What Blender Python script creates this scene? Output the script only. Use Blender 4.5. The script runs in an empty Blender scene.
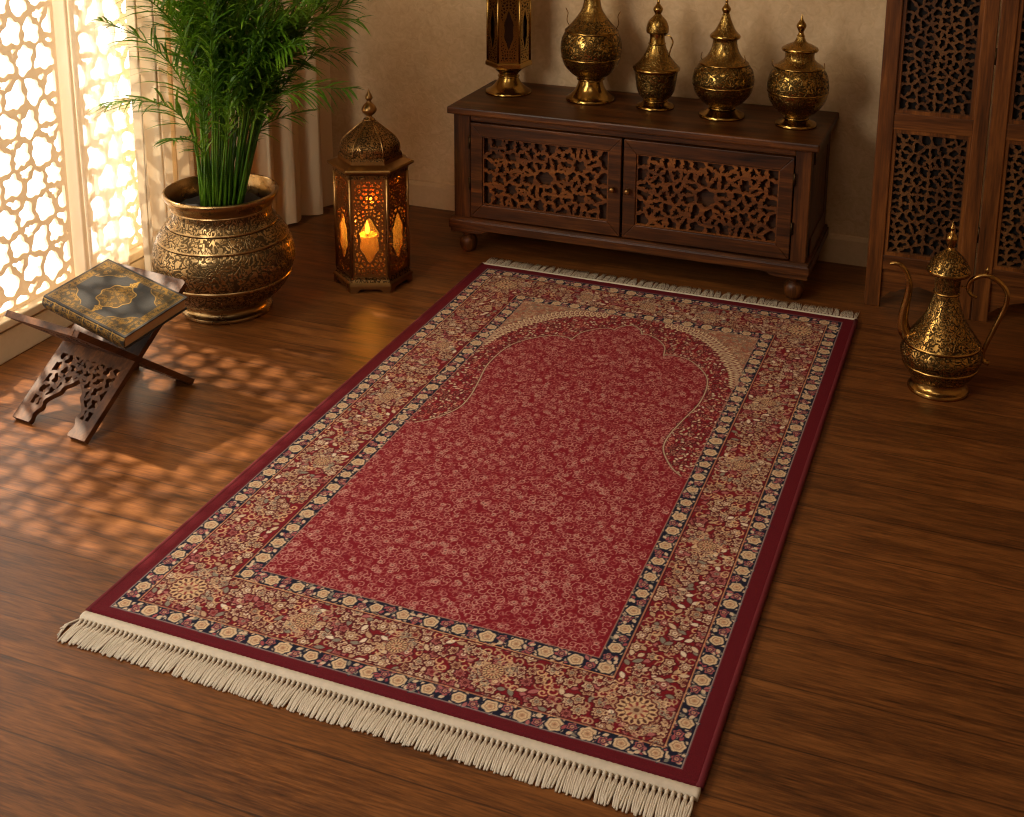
import bpy, bmesh, math, random
import numpy as np
from mathutils import Vector, Matrix
PI = math.pi
S = bpy.context.scene
COL = S.collection
random.seed(7); np.random.seed(7)

# ------------------------------------------------------------------ camera
cam = bpy.data.cameras.new('camera'); camo = bpy.data.objects.new('camera', cam); COL.objects.link(camo)
CX = (0.92987178, 0.09378825, -0.35572777); CY = (0.36786439, -0.22712039, 0.90171621); CZ = (0.00377735, -0.96934003, -0.2456942)
camo.matrix_world = Matrix(((CX[0], -CX[1], -CX[2], 0), (CY[0], -CY[1], -CY[2], 0), (CZ[0], -CZ[1], -CZ[2], 1.62), (0, 0, 0, 1)))
cam.sensor_width = 36; cam.lens = 1291.5 / 1024 * 36
cam.shift_x = 0.0; cam.shift_y = -(408.5 - 100) / 1024
cam.clip_start = .05; cam.clip_end = 60
S.camera = camo
S.cycles.use_denoising = True; S.cycles.denoising_prefilter = 'ACCURATE'; S.cycles.filter_width = 1.2
# ------------------------------------------------------------------ light
S.view_settings.view_transform = 'Standard'; S.view_settings.look = 'None'
S.view_settings.gamma = 1; S.view_settings.use_curve_mapping = False
S.view_settings.exposure = 0.0
wd = bpy.data.worlds.new('sky'); S.world = wd; wd.use_nodes = True
bg = wd.node_tree.nodes['Background']; bg.inputs[0].default_value = (1.0, .93, .82, 1); bg.inputs[1].default_value = 4.0
sun = bpy.data.lights.new('sun', 'SUN'); suno = bpy.data.objects.new('sun', sun); COL.objects.link(suno)
sun.energy = 9.5; sun.angle = math.radians(1.6); sun.color = (1.0, .84, .62)
suno.rotation_euler = Vector((math.cos(math.radians(47)), -.05, -math.sin(math.radians(47)))).to_track_quat('-Z', 'Y').to_euler()
def area(name, loc, target, sx, sy, power, col):
    l = bpy.data.lights.new(name, 'AREA'); o = bpy.data.objects.new(name, l); COL.objects.link(o)
    l.shape = 'RECTANGLE'; l.size = sx; l.size_y = sy; l.energy = power; l.color = col
    o.location = loc; o.rotation_euler = (Vector(target) - Vector(loc)).to_track_quat('-Z', 'Y').to_euler()
    return o
area('left_side_fill', (-2.5, .55, 1.55), (-.6, 2.3, .2), 1.5, 1.3, 74, (1.0, .945, .86))  # added area lamp for assumed daylight from the left; wall has no window here
area('upper_wall_fill', (-2.45, 2.15, 1.85), (-1.35, 4.25, .75), .9, .8, 24, (1.0, .86, .66))  # added area lamp to brighten the back wall's left part; no window up here
area('overhead_fill', (-.6, 1.6, 2.5), (-.9, 2.4, 0), 1.0, 1.0, 8, (1.0, .85, .66))  # added dim fill from overhead, unseen; no fixture hangs here

# ------------------------------------------------------------------ mesh builder
class B:
    def __init__(s): s.v = []; s.f = []; s.uv = []; s.e = []; s.sm = []
    def add(s, vs, fs, smooth=False, uv=None, eng=0.0):
        o = len(s.v); s.v.extend([tuple(p) for p in vs])
        s.uv.extend(uv if uv is not None else [(p[0], p[2]) for p in vs]); s.e.extend([eng] * len(vs))
        for f in fs: s.f.append([i + o for i in f]); s.sm.append(smooth)
    def box(s, x0, x1, y0, y1, z0, z1):
        s.add([(x, y, z) for z in (z0, z1) for y in (y0, y1) for x in (x0, x1)],
              [(0, 2, 3, 1), (4, 5, 7, 6), (0, 1, 5, 4), (2, 6, 7, 3), (0, 4, 6, 2), (1, 3, 7, 5)])
    def prism(s, poly, fn, t0, t1, smooth=False):
        n = len(poly)
        s.add([fn(a, b, t0) for a, b in poly] + [fn(a, b, t1) for a, b in poly],
              [list(range(n - 1, -1, -1)), list(range(n, 2 * n))] + [(i, (i + 1) % n, n + (i + 1) % n, n + i) for i in range(n)], smooth)
    def lathe(s, segs, n=48, c=(0, 0, 0), a0=0.0, smooth=True, mod=None):
        """segs: list of (points[(r,z)], eng flag); each segment is smooth inside and creased to the next"""
        arc = 0.0; rm = max(r for sg in segs for r, z in sg[0])
        for pts, eng in segs:
            rows = []; arcs = [arc]
            for i in range(1, len(pts)): arcs.append(arcs[-1] + math.dist(pts[i], pts[i - 1]))
            arc = arcs[-1]
            vs = []; uv = []; fs = []
            for (r, z), q in zip(pts, arcs):
                for k in range(n + 1):
                    a = a0 + 2 * PI * k / n; rr = r * (mod(a, z) if mod else 1)
                    vs.append((c[0] + rr * math.cos(a), c[1] + rr * math.sin(a), c[2] + z)); uv.append((a * rm, q))
            for i in range(len(pts) - 1):
                for k in range(n):
                    q = i * (n + 1) + k; fs.append((q, q + 1, q + n + 2, q + n + 1))
            if smooth: s.add(vs, fs, True, uv, eng)
            else:
                for f in fs: s.add([vs[i] for i in f], [(0, 1, 2, 3)], False, [uv[i] for i in f], eng)
    def tube(s, pts, rad, n=10, smooth=True, eng=0.0):
        pts = [Vector(p) for p in pts]; m = len(pts)
        if not hasattr(rad, '__len__'): rad = [rad] * m
        T = [(pts[min(i + 1, m - 1)] - pts[max(i - 1, 0)]).normalized() for i in range(m)]
        u = T[0].orthogonal().normalized(); vs = []; uv = []; q = 0
        for i in range(m):
            u = (u - T[i] * u.dot(T[i])).normalized(); w = T[i].cross(u)
            if i: q += (pts[i] - pts[i - 1]).length
            for k in range(n):
                a = 2 * PI * k / n; vs.append(pts[i] + (u * math.cos(a) + w * math.sin(a)) * rad[i]); uv.append((a * .02, q))
        fs = [(i * n + k, i * n + (k + 1) % n, (i + 1) * n + (k + 1) % n, (i + 1) * n + k) for i in range(m - 1) for k in range(n)]
        fs += [list(range(n - 1, -1, -1)), [(m - 1) * n + k for k in range(n)]]
        s.add(vs, fs, smooth, uv, eng)
    def sdf(s, F, xs, ys, fn, t0, t1, eng=0.0):
        """slab of thickness t0..t1 where F>=0 on the grid; real holes where F<0 (marching squares)"""
        F = np.where(np.abs(F) < 1e-6, 1e-6, F); nx, ny = len(xs), len(ys)
        idx = {}; P = []
        def vert(key, x, y):
            if key not in idx: idx[key] = len(P); P.append((x, y))
            return idx[key]
        polys = []; walls = []
        for j in range(ny - 1):
            for i in range(nx - 1):
                cs = [(i, j), (i + 1, j), (i + 1, j + 1), (i, j + 1)]
                vals = [F[b, a] for a, b in cs]
                if max(vals) < 0: continue
                poly = []; cross = []
                for q in range(4):
                    (a, b), (c, d) = cs[q], cs[(q + 1) % 4]; fa, fb = vals[q], vals[(q + 1) % 4]
                    if fa > 0: poly.append(vert((a, b), xs[a], ys[b]))
                    if (fa > 0) != (fb > 0):
                        t = fa / (fa - fb); k = (min((a, b), (c, d)), max((a, b), (c, d)))
                        iv = vert(k, xs[a] + (xs[c] - xs[a]) * t, ys[b] + (ys[d] - ys[b]) * t); poly.append(iv); cross.append(iv)
                    if fa > 0 and fb > 0 and ((b == d and b in (0, ny - 1)) or (a == c and a in (0, nx - 1))):
                        walls.append((vert((a, b), xs[a], ys[b]), vert((c, d), xs[c], ys[d])))
                if len(poly) >= 3: polys.append(poly)
                if len(cross) == 2: walls.append((cross[0], cross[1]))
        n = len(P)
        s.add([fn(x, y, t1) for x, y in P] + [fn(x, y, t0) for x, y in P],
              polys + [[i + n for i in p[::-1]] for p in polys] + [(b, a, a + n, b + n) for a, b in walls], False,
              [(x, y) for x, y in P] * 2, eng)
    def build(s, name, m, parent=None, bevel=0, recalc=False, mats=None):
        me = bpy.data.meshes.new(name); me.from_pydata(s.v, [], s.f); me.update()
        me.polygons.foreach_set('use_smooth', s.sm)
        uvl = me.uv_layers.new(name='UVMap'); vi = np.zeros(len(me.loops), dtype=np.int32); me.loops.foreach_get('vertex_index', vi)
        uvl.data.foreach_set('uv', np.array(s.uv, dtype=np.float32)[vi].ravel())
        if any(s.e): me.attributes.new('eng', 'FLOAT', 'POINT').data.foreach_set('value', np.array(s.e, dtype=np.float32))
        if recalc:
            bm = bmesh.new(); bm.from_mesh(me); bmesh.ops.recalc_face_normals(bm, faces=bm.faces); bm.to_mesh(me); bm.free()
        me.materials.append(m)
        o = bpy.data.objects.new(name, me); COL.objects.link(o)
        if parent: o.parent = parent
        if bevel:
            b = o.modifiers.new('bevel', 'BEVEL'); b.width = bevel; b.segments = 2; b.limit_method = 'ANGLE'; b.angle_limit = .6
        return o
def cr(pts, sub=6):
    """Catmull-Rom through points"""
    P = [np.array(p, float) for p in pts]; P = [2 * P[0] - P[1]] + P + [2 * P[-1] - P[-2]]; out = []
    for i in range(1, len(P) - 2):
        for k in range(sub):
            t = k / sub; a, b, c, d = P[i - 1:i + 3]
            out.append(tuple(.5 * (2 * b + (c - a) * t + (2 * a - 5 * b + 4 * c - d) * t * t + (3 * b - a - 3 * c + d) * t ** 3)))
    out.append(tuple(P[-2])); return out
def thing(name, label, cat, loc=(0, 0, 0), rz=0, group=None):
    o = bpy.data.objects.new(name, None); COL.objects.link(o); o.empty_display_size = .05
    o.location = loc; o.rotation_euler = (0, 0, rz); return tag(o, label, cat, group)
def tag(o, label, cat, group=None):
    o['label'] = label; o['category'] = cat
    if group: o['group'] = group
    return o
def struct(o): o['kind'] = 'structure'; return o

# ------------------------------------------------------------------ materials
def lin(r, g, b): return tuple((c / 12.92 if c <= .04045 else ((c + .055) / 1.055) ** 2.4) for c in (r / 255, g / 255, b / 255))
class N:
    def __init__(s, name):
        s.m = bpy.data.materials.new(name); s.m.use_nodes = True; s.t = s.m.node_tree; s.p = s.t.nodes['Principled BSDF']; s.out = s.t.nodes['Material Output']
    def n(s, typ, inp=None, **kw):
        d = s.t.nodes.new(typ)
        for k, v in kw.items(): setattr(d, k, v)
        for k, v in (inp or {}).items(): s.set(d.inputs[k], v)
        return d
    def set(s, sock, v):
        if hasattr(v, 'is_output'): s.t.links.new(v, sock)
        elif isinstance(v, (tuple, list)) and sock.type == 'RGBA' and len(v) == 3: sock.default_value = (*v, 1)
        else: sock.default_value = v
    def math(s, op, a, b=0.0, c=None, clamp=False):
        d = s.n('ShaderNodeMath', operation=op, use_clamp=clamp); s.set(d.inputs[0], a); s.set(d.inputs[1], b)
        if c is not None: s.set(d.inputs[2], c)
        return d.outputs[0]
    def mix(s, f, a, b, blend='MIX'):
        d = s.n('ShaderNodeMix', data_type='RGBA', blend_type=blend); s.set(d.inputs[0], f); s.set(d.inputs[6], a); s.set(d.inputs[7], b); return d.outputs[2]
    def ramp(s, f, stops):
        d = s.n('ShaderNodeValToRGB'); s.set(d.inputs[0], f); cr_ = d.color_ramp
        while len(cr_.elements) < len(stops): cr_.elements.new(.5)
        for e, (p, c) in zip(cr_.elements, stops): e.position = p; e.color = (*c, 1) if len(c) == 3 else c
        return d.outputs[0]
    def coord(s, kind='Object', scale=(1, 1, 1)):
        t = s.n('ShaderNodeTexCoord'); m = s.n('ShaderNodeMapping'); s.set(m.inputs[0], t.outputs[kind]); m.inputs[3].default_value = scale; return m.outputs[0]
    def noise(s, vec, scale, detail=3, rough=.55, dist=0): return s.n('ShaderNodeTexNoise', {'Vector': vec, 'Scale': scale, 'Detail': detail, 'Roughness': rough, 'Distortion': dist}).outputs[0]
    def bump(s, h, strength, dist=.002):
        d = s.n('ShaderNodeBump', {'Height': h, 'Strength': strength, 'Distance': dist}); s.set(s.p.inputs['Normal'], d.outputs[0])
    def bsdf(s, **kw):
        for k, v in kw.items(): s.set(s.p.inputs[{'col': 'Base Color', 'rough': 'Roughness', 'metal': 'Metallic', 'spec': 'Specular IOR Level'}.get(k, k)], v)
        return s.m
def wood(name, axis, dark, mid, light, rough=.42, fine=90.0):
    w = N(name); sc = [1.0, 1.0, 1.0]; sc['XYZ'.index(axis)] = .06
    v = w.coord('Object', tuple(sc))
    a = w.noise(v, fine * .35, 4, .6, .6); b = w.noise(v, fine * 2.2, 2, .6)
    f = w.math('ADD', w.math('MULTIPLY', a, .7), w.math('MULTIPLY', b, .3))
    c = w.ramp(f, [(.32, dark), (.5, mid), (.68, light)])
    w.bump(f, .25, .0015)
    return w.bsdf(col=c, rough=rough, spec=.3)
D, M_, L_ = lin(26, 12, 3), lin(68, 35, 10), lin(110, 62, 21)
WX, WY, WZ = (wood('dark_walnut_' + a, a, D, M_, L_) for a in 'XYZ')
SD, SM, SL = lin(46, 23, 6), lin(96, 53, 18), lin(134, 80, 32)
SX, SZ = wood('screen_wood_x', 'X', SD, SM, SL), wood('screen_wood_z', 'Z', SD, SM, SL)
FRET = wood('fretwork_wood', 'X', lin(58, 29, 8), lin(104, 56, 17), lin(138, 82, 30), .5, 60)
SFRET = wood('screen_fret_wood', 'Z', lin(50, 28, 11), lin(82, 49, 21), lin(108, 70, 34), .5, 60)
RY = wood('stand_wood', 'Y', lin(42, 22, 9), lin(80, 46, 21), lin(114, 71, 37), .5, 70)
HOLE_SHADE = wood('screen_hole_shade', 'Z', lin(12, 7, 3), lin(20, 11, 5), lin(30, 17, 8), .7)  # near-black colour stands in for the shade behind the screen's holes
BACK = wood('backing_wood', 'X', lin(30, 15, 5), lin(60, 32, 11), lin(84, 48, 18), .6)

def brass(name, base, dark, sc, rough=.26, depth=.9):
    w = N(name)
    t = w.n('ShaderNodeTexCoord'); v = t.outputs['UV']
    wn = w.n('ShaderNodeTexNoise', {'Vector': v, 'Scale': sc * .5, 'Detail': 1.0})
    vv = w.n('ShaderNodeVectorMath', {0: v, 1: w.n('ShaderNodeVectorMath', {0: wn.outputs[1], 1: (.012, .012, 0)}, operation='MULTIPLY').outputs[0]}, operation='ADD').outputs[0]
    vo = w.n('ShaderNodeTexVoronoi', {'Vector': vv, 'Scale': sc * .55}, feature='DISTANCE_TO_EDGE').outputs[0]
    l1 = w.math('SMOOTH_MIN', w.math('MULTIPLY', vo, 7.0), 1.0, .2)                         # cell outlines
    nz = w.noise(vv, sc * .75, 1.0, .4)
    fr = w.math('PINGPONG', w.math('MULTIPLY', nz, 5.0), .5)
    l2 = w.math('MULTIPLY', fr, 2.0)                                                          # scrolls
    sm = lambda x, a, b_: w.n('ShaderNodeMapRange', {0: x, 1: a, 2: b_, 3: 0.0, 4: 1.0}, interpolation_type='SMOOTHSTEP').outputs[0]
    h = w.math('MULTIPLY', sm(l1, .10, .32), sm(l2, .28, .52))
    eng = w.n('ShaderNodeAttribute', attribute_name='eng').outputs['Fac']
    rec = w.math('MULTIPLY', eng, w.math('SUBTRACT', 1.0, h))                                # recess amount
    tar = w.noise(w.coord('Object'), 14, 3)
    c0 = w.mix(w.n('ShaderNodeMapRange', {0: tar, 1: .35, 2: .7, 3: 0.0, 4: .55}).outputs[0], base, tuple(c * .55 for c in base))
    c = w.mix(w.math('MULTIPLY', rec, depth), c0, dark)
    w.bump(w.math('SUBTRACT', 1.0, rec), .55, .0016)
    r = w.math('ADD', w.math('MULTIPLY', rec, .3), w.math('ADD', rough - .06, w.math('MULTIPLY', tar, .14)))
    return w.bsdf(col=c, metal=1.0, rough=r)
BR = brass('engraved_brass', lin(166, 132, 70), lin(28, 19, 8), 72, .19, .85)
BRP = brass('engraved_pot_brass', lin(166, 136, 92), lin(42, 30, 16), 58, .27, .8)
BRL = brass('lantern_brass', lin(168, 128, 76), lin(36, 24, 12), 85, .28)
BRE = brass('ewer_brass', lin(176, 136, 74), lin(34, 23, 11), 85, .24)

def floor_mat():
    w = N('walnut_planks'); t = w.n('ShaderNodeTexCoord').outputs['Object']
    sp = w.n('ShaderNodeSeparateXYZ', {0: t}); x, y = sp.outputs[0], sp.outputs[1]
    PW = .155; r = w.math('ADD', w.math('DIVIDE', y, PW), .62); row = w.math('FLOOR', r); fy = w.math('FRACT', r)
    rnd = w.n('ShaderNodeTexWhiteNoise', {'W': row}, noise_dimensions='1D').outputs[0]
    xs = w.math('ADD', w.math('DIVIDE', x, 2.6), w.math('MULTIPLY', rnd, 7.3)); col = w.math('FLOOR', xs); fx = w.math('FRACT', xs)
    rn2 = w.n('ShaderNodeTexWhiteNoise', {'Vector': w.n('ShaderNodeCombineXYZ', {0: row, 1: 3.0}).outputs[0]}, noise_dimensions='2D').outputs[0]
    off = w.n('ShaderNodeCombineXYZ', {0: w.math('MULTIPLY', rn2, 31.0), 1: w.math('MULTIPLY', rn2, 17.0), 2: rn2}).outputs[0]
    v = w.n('ShaderNodeVectorMath', {0: t, 1: off}, operation='ADD').outputs[0]
    v1 = w.n('ShaderNodeMapping', {0: v, 3: (2.0, 19.0, 1.0)}).outputs[0]
    v2 = w.n('ShaderNodeMapping', {0: v, 3: (13.0, 165.0, 1.0)}).outputs[0]
    a = w.noise(v1, 1.6, 5, .62, .9); b = w.noise(v2, 1.3, 3, .6)
    f = w.math('ADD', w.math('MULTIPLY', a, .55), w.math('MULTIPLY', b, .45))
    c = w.ramp(f, [(.30, lin(44, 21, 6)), (.44, lin(88, 49, 18)), (.56, lin(118, 70, 29)), (.74, lin(150, 94, 45))])
    c = w.mix(1.0, c, w.ramp(rn2, [(0, (.88, .88, .88)), (1, (1.06, 1.05, 1.04))]), 'MULTIPLY')
    ed = w.math('MULTIPLY', w.math('MINIMUM', fy, w.math('SUBTRACT', 1.0, fy)), PW)
    seam = w.n('ShaderNodeMapRange', {0: ed, 1: .0008, 2: .0026, 3: 1.0, 4: 0.0}).outputs[0]
    c = w.mix(w.math('MULTIPLY', seam, .6), c, lin(28, 12, 5))
    w.bump(w.math('SUBTRACT', f, w.math('MULTIPLY', seam, .6)), .22, .0018)
    return w.bsdf(col=c, rough=w.math('ADD', .34, w.math('MULTIPLY', b, .16)), spec=.42)
FLOOR = floor_mat()
def wall_mat(name, c1, c2, bump=.5):
    w = N(name); v = w.coord('Object'); a = w.noise(v, 3.5, 4, .6); b = w.noise(v, 38, 3, .6, 1.2)
    f = w.math('ADD', w.math('MULTIPLY', a, .6), w.math('MULTIPLY', b, .4))
    w.bump(b, bump, .006)
    return w.bsdf(col=w.ramp(f, [(.35, c1), (.65, c2)]), rough=.85, spec=.2)
WALL = wall_mat('beige_plaster', lin(188, 156, 116), lin(216, 186, 146))
TRIM = wall_mat('beige_painted_trim', lin(192, 162, 124), lin(206, 176, 138), .1)
SILL = wall_mat('window_surround_paint', lin(220, 198, 162), lin(230, 208, 172), .15)
CEIL = wall_mat('ceiling_plaster', lin(178, 158, 130), lin(188, 168, 140), .1)
def cloth(name, col, transp, transl):
    w = N(name); w.bsdf(col=col, rough=.9, spec=.1)
    v = w.coord('Object', (1, 1, .15)); w.bump(w.noise(v, 260, 2), .15, .001)
    tr = w.n('ShaderNodeBsdfTranslucent', {0: col}).outputs[0]
    m1 = w.n('ShaderNodeMixShader', {0: transl, 1: w.p.outputs[0], 2: tr}).outputs[0]
    m2 = w.n('ShaderNodeMixShader', {0: transp, 1: m1, 2: w.n('ShaderNodeBsdfTransparent').outputs[0]}).outputs[0]
    w.t.links.new(m2, w.out.inputs[0]); return w.m
SHEER = cloth('sheer_voile', lin(244, 230, 206), .38, .6)
DRAPE = cloth('linen_drape', lin(222, 194, 154), 0.0, .2)
LATT = cloth('pierced_cream_board', lin(242, 226, 202), 0.0, .26)
def simple(name, col, rough=.6, **kw):
    w = N(name); v = w.coord('Object'); f = w.noise(v, 60, 3)
    return w.bsdf(col=w.mix(f, tuple(c * .8 for c in col), tuple(min(1, c * 1.12) for c in col)), rough=rough, **kw)
IRON = simple('dark_hinge_metal', lin(70, 54, 36), .45, metal=1.0)
COTTON = simple('cotton_cord', lin(208, 194, 172), .9)
SOIL = simple('dark_soil', lin(26, 18, 12), .95)
WAX = simple('candle_wax', lin(240, 206, 140), .5); WAX.node_tree.nodes['Principled BSDF'].inputs['Subsurface Weight'].default_value = .6
WAX.node_tree.nodes['Principled BSDF'].inputs['Subsurface Radius'].default_value = (.03, .018, .008)
WICK = simple('burnt_wick', lin(20, 14, 10), .9)
fl = N('candle_flame'); fl.t.links.new(fl.n('ShaderNodeEmission', {0: lin(255, 206, 120), 1: 9.0}).outputs[0], fl.out.inputs[0]); FLAME = fl.m
def glass(name, col, fac):
    w = N(name); tr = w.n('ShaderNodeBsdfTransparent', {0: col}).outputs[0]; gl = w.n('ShaderNodeBsdfGlossy', {'Roughness': .15}).outputs[0]
    df = w.n('ShaderNodeBsdfTranslucent', {0: col}).outputs[0]
    m0 = w.n('ShaderNodeMixShader', {0: .10, 1: tr, 2: df}).outputs[0]
    w.t.links.new(w.n('ShaderNodeMixShader', {0: fac, 1: m0, 2: gl}).outputs[0], w.out.inputs[0]); return w.m
AMBER_SHADED = glass('shaded_amber_glass', lin(120, 62, 18), .10)  # amber darkened in colour to stand for the unlit pedestal lantern interior
AMBER = glass('amber_glass', lin(255, 218, 142), .06)
def leaf_mat():
    w = N('palm_leaf'); v = w.coord('Object'); f = w.noise(v, 9, 3); g = w.noise(v, 160, 2)
    c = w.ramp(w.math('ADD', w.math('MULTIPLY', f, .7), w.math('MULTIPLY', g, .3)), [(.33, lin(36, 70, 9)), (.5, lin(74, 114, 18)), (.68, lin(130, 164, 46))])
    w.bsdf(col=c, rough=.42, spec=.4); tr = w.n('ShaderNodeBsdfTranslucent', {0: w.mix(.5, c, lin(120, 160, 30))}).outputs[0]
    w.t.links.new(w.n('ShaderNodeMixShader', {0: .35, 1: w.p.outputs[0], 2: tr}).outputs[0], w.out.inputs[0]); return w.m
LEAF = leaf_mat()
def painted(name, rough, grain, bump, bscale, metalattr=False, sheen=0.0):
    """surface whose own dyed / gilt pattern is stored as a colour attribute"""
    w = N(name); a = w.n('ShaderNodeAttribute', attribute_name='dye'); v = w.coord('Object'); g = w.noise(v, bscale, 2, .6)
    c = w.mix(1.0, a.outputs['Color'], w.ramp(g, [(.25, (1 - grain,) * 3), (.75, (1 + grain,) * 3)]), 'MULTIPLY')
    w.bump(g, bump, .0015); w.bsdf(col=c, rough=rough, spec=.25)
    if metalattr: w.set(w.p.inputs['Metallic'], w.math('MULTIPLY', a.outputs['Alpha'], .25)); w.set(w.p.inputs['Roughness'], w.math('SUBTRACT', rough, w.math('MULTIPLY', a.outputs['Alpha'], .2)))
    if sheen: w.bsdf(**{'Sheen Weight': sheen, 'Sheen Roughness': .5})
    return w.m
PILE = painted('woven_pile', .85, .22, .5, 420)
COVER = painted('gilt_leather', .5, .10, .3, 300, True)
MAROON = simple('maroon_binding', lin(100, 10, 23), .85)

# ------------------------------------------------------------------ room
b = B(); b.box(-2.75, 1.75, -1.35, 4.4, -.1, 0); struct(b.build('floor', FLOOR))
b = B(); b.box(-2.75, 1.75, 4.275, 4.4, 0, 2.6); struct(b.build('wall_back', WALL))
b = B(); b.box(1.6, 1.75, -1.35, 4.275, 0, 2.6); struct(b.build('wall_right', WALL))
b = B(); b.box(-2.75, 1.6, -1.35, -1.2, 0, 2.6); struct(b.build('wall_front', WALL))
b = B(); b.box(-2.75, 1.75, -1.35, 4.4, 2.6, 2.7); struct(b.build('ceiling', CEIL))
WY0, WY1, WZ0, WZ1 = 1.95, 3.44, .10, 1.13
b = B(); b.box(-2.63, -2.57, -1.2, WY0, 0, 2.6); b.box(-2.63, -2.57, WY1, 4.275, 0, 2.6); b.box(-2.63, -2.57, WY0, WY1, WZ1, 2.6); b.box(-2.63, -2.57, WY0, WY1, 0, WZ0 - .005)
struct(b.build('wall_left', WALL))
b = B()
b.box(-2.57, 1.6, 4.261, 4.275, 0, .085)
b.prism([(4.261, .085), (4.275, .085), (4.275, .10), (4.268, .098)], lambda y, z, x: (x, y, z), -2.57, 1.6)
struct(b.build('baseboard_back', TRIM))
# window: surround, two pierced boards, mullion
win = B(); win.box(-2.63, -2.552, WY0, WY1, WZ0 - .005, WZ0 + .022)
win.box(-2.61, -2.562, WY0, WY1, WZ1 - .03, WZ1); win.box(-2.61, -2.562, WY0, WY0 + .03, WZ0 + .02, WZ1 - .03); win.box(-2.61, -2.562, WY1 - .03, WY1, WZ0 + .02, WZ1 - .03)
window = struct(win.build('window_1', SILL, None, .004))
pl = B(); pl.box(-2.57, -2.556, WY0 - .3, WY1 + .02, 0, .088); struct(pl.build('trim_1', SILL, None, .004))
m = B(); m.box(-2.612, -2.552, 2.944, 2.985, WZ0 + .02, WZ1 - .03); m.build('mullion', LATT, window, .004)
def vor(X, Y, seeds, w=None):
    """distance to the nearest cell wall, cell index and angle about its seed (weighted)"""
    d = np.stack([(X - sx) ** 2 + (Y - sy) ** 2 - (0 if w is None else w[i]) for i, (sx, sy) in enumerate(seeds)])
    i0 = d.argmin(0); P = np.array(seeds); best = np.full(X.shape, 9.)
    d0 = np.take_along_axis(d, i0[None], 0)[0]
    for i in range(len(seeds)):
        L = np.hypot(P[i0, 0] - P[i, 0], P[i0, 1] - P[i, 1]); e = (d[i] - d0) / (2 * np.where(L < 1e-9, 1e9, L)); e[i0 == i] = 9.
        best = np.minimum(best, e)
    return best, i0, np.arctan2(Y - P[i0, 1], X - P[i0, 0])
def grid(x0, x1, y0, y1, h):
    xs = np.linspace(x0, x1, max(3, int(round((x1 - x0) / h)) + 1)); ys = np.linspace(y0, y1, max(3, int(round((y1 - y0) / h)) + 1))
    return xs, ys, *np.meshgrid(xs, ys)
def edge(X, Y, x0, x1, y0, y1): return np.minimum(np.minimum(X - x0, x1 - X), np.minimum(Y - y0, y1 - Y))
rs = np.random.RandomState(5)
def win_panel(y0, y1):
    xs, ys, X, Y = grid(y0, y1, WZ0 + .02, WZ1 - .03, .0062)
    seeds = []; wts = []; p = .082; q = .088
    for j in range(-1, 16):
        for i in range(-1, int((y1 - y0) / p) + 3):
            seeds.append((y0 + (i + (j % 2) * .5) * p + rs.uniform(-.011, .011), .12 + j * q + rs.uniform(-.012, .012))); wts.append(rs.uniform(-.0006, .0006))
            if (i + j) % 2: seeds.append((y0 + (i + .5 + (j % 2) * .5) * p + rs.uniform(-.006, .006), .12 + (j + .42) * q)); wts.append(-.0009)
    e, i0, a = vor(X, Y, seeds, wts); ph = rs.uniform(0, 6, len(seeds)); kk = rs.choice([4, 5, 6], len(seeds))
    F = .0084 * (1 + .5 * np.cos(kk[i0] * a + ph[i0])) - e
    F = np.maximum(F, .013 - edge(X, Y, y0, y1, WZ0 + .02, WZ1 - .03))
    bb = B(); bb.sdf(F, xs, ys, lambda y, z, t: (t, y, z), -2.598, -2.586); return bb
win_panel(1.98, 2.936).build('lattice_panel', LATT, window)
win_panel(2.985, 3.41).build('lattice_panel', LATT, window)

# curtains
def sheet(path, z0, z1, nz, uvamp=0.0, seed=0):
    r = random.Random(seed); bb = B(); n = len(path); vs = []; fs = []
    for k in range(nz + 1):
        z = z0 + (z1 - z0) * k / nz
        for i, (x, y) in enumerate(path):
            fl_ = (1 - k / nz) ** 2
            vs.append((x + uvamp * math.sin(i * .9 + k * .35 + seed) * (.5 + fl_), y + uvamp * .8 * math.cos(i * .7 + k * .2 + seed) * (.4 + fl_), z + (0.006 * math.sin(i * .8) if k == 0 else 0)))
    for k in range(nz):
        for i in range(n - 1): fs.append((k * n + i, k * n + i + 1, (k + 1) * n + i + 1, (k + 1) * n + i))
    bb.add(vs, fs, True); return bb
p = [(-2.53 + .004 * math.sin(t * 2.1), 2.935 + .0245 * t) for t in range(9)]
sheer = tag(sheet(cr(p, 4), .008, 2.3, 26, .002, 1).build('sheer_curtain', SHEER), 'sheer pale curtain in front of the far lattice window', 'curtain')
def folds(y0, y1, nf, x, amp, drift=0.0):
    return [(x + drift * i / (nf * 12) + amp * (math.sin(2 * PI * i / 12) + .3 * math.sin(4 * PI * i / 12 + 1)), y0 + (y1 - y0) * i / (nf * 12) + .012 * math.sin(4 * PI * i / 12)) for i in range(nf * 12 + 1)]
tag(sheet(folds(3.155, 3.33, 2, -2.505, .022), .008, 2.3, 26, .003, 2).build('window_curtain', cloth('light_voile', lin(240, 220, 188), .0, .20)), 'bunched light cream curtain beside the lattice, nearest the window', 'curtain')
tag(sheet(folds(3.345, 3.50, 1, -2.49, .018), .008, 2.3, 26, .003, 3).build('window_curtain', DRAPE), 'flat cream curtain panel right of the bunched one, behind the potted palm', 'curtain')
tag(sheet(folds(3.60, 4.12, 4, -2.46, .03, .10), .012, 2.3, 26, .004, 4).build('corner_drape', DRAPE), 'shadowed brown drape hanging in the corner behind palm and lantern', 'curtain')
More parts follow.
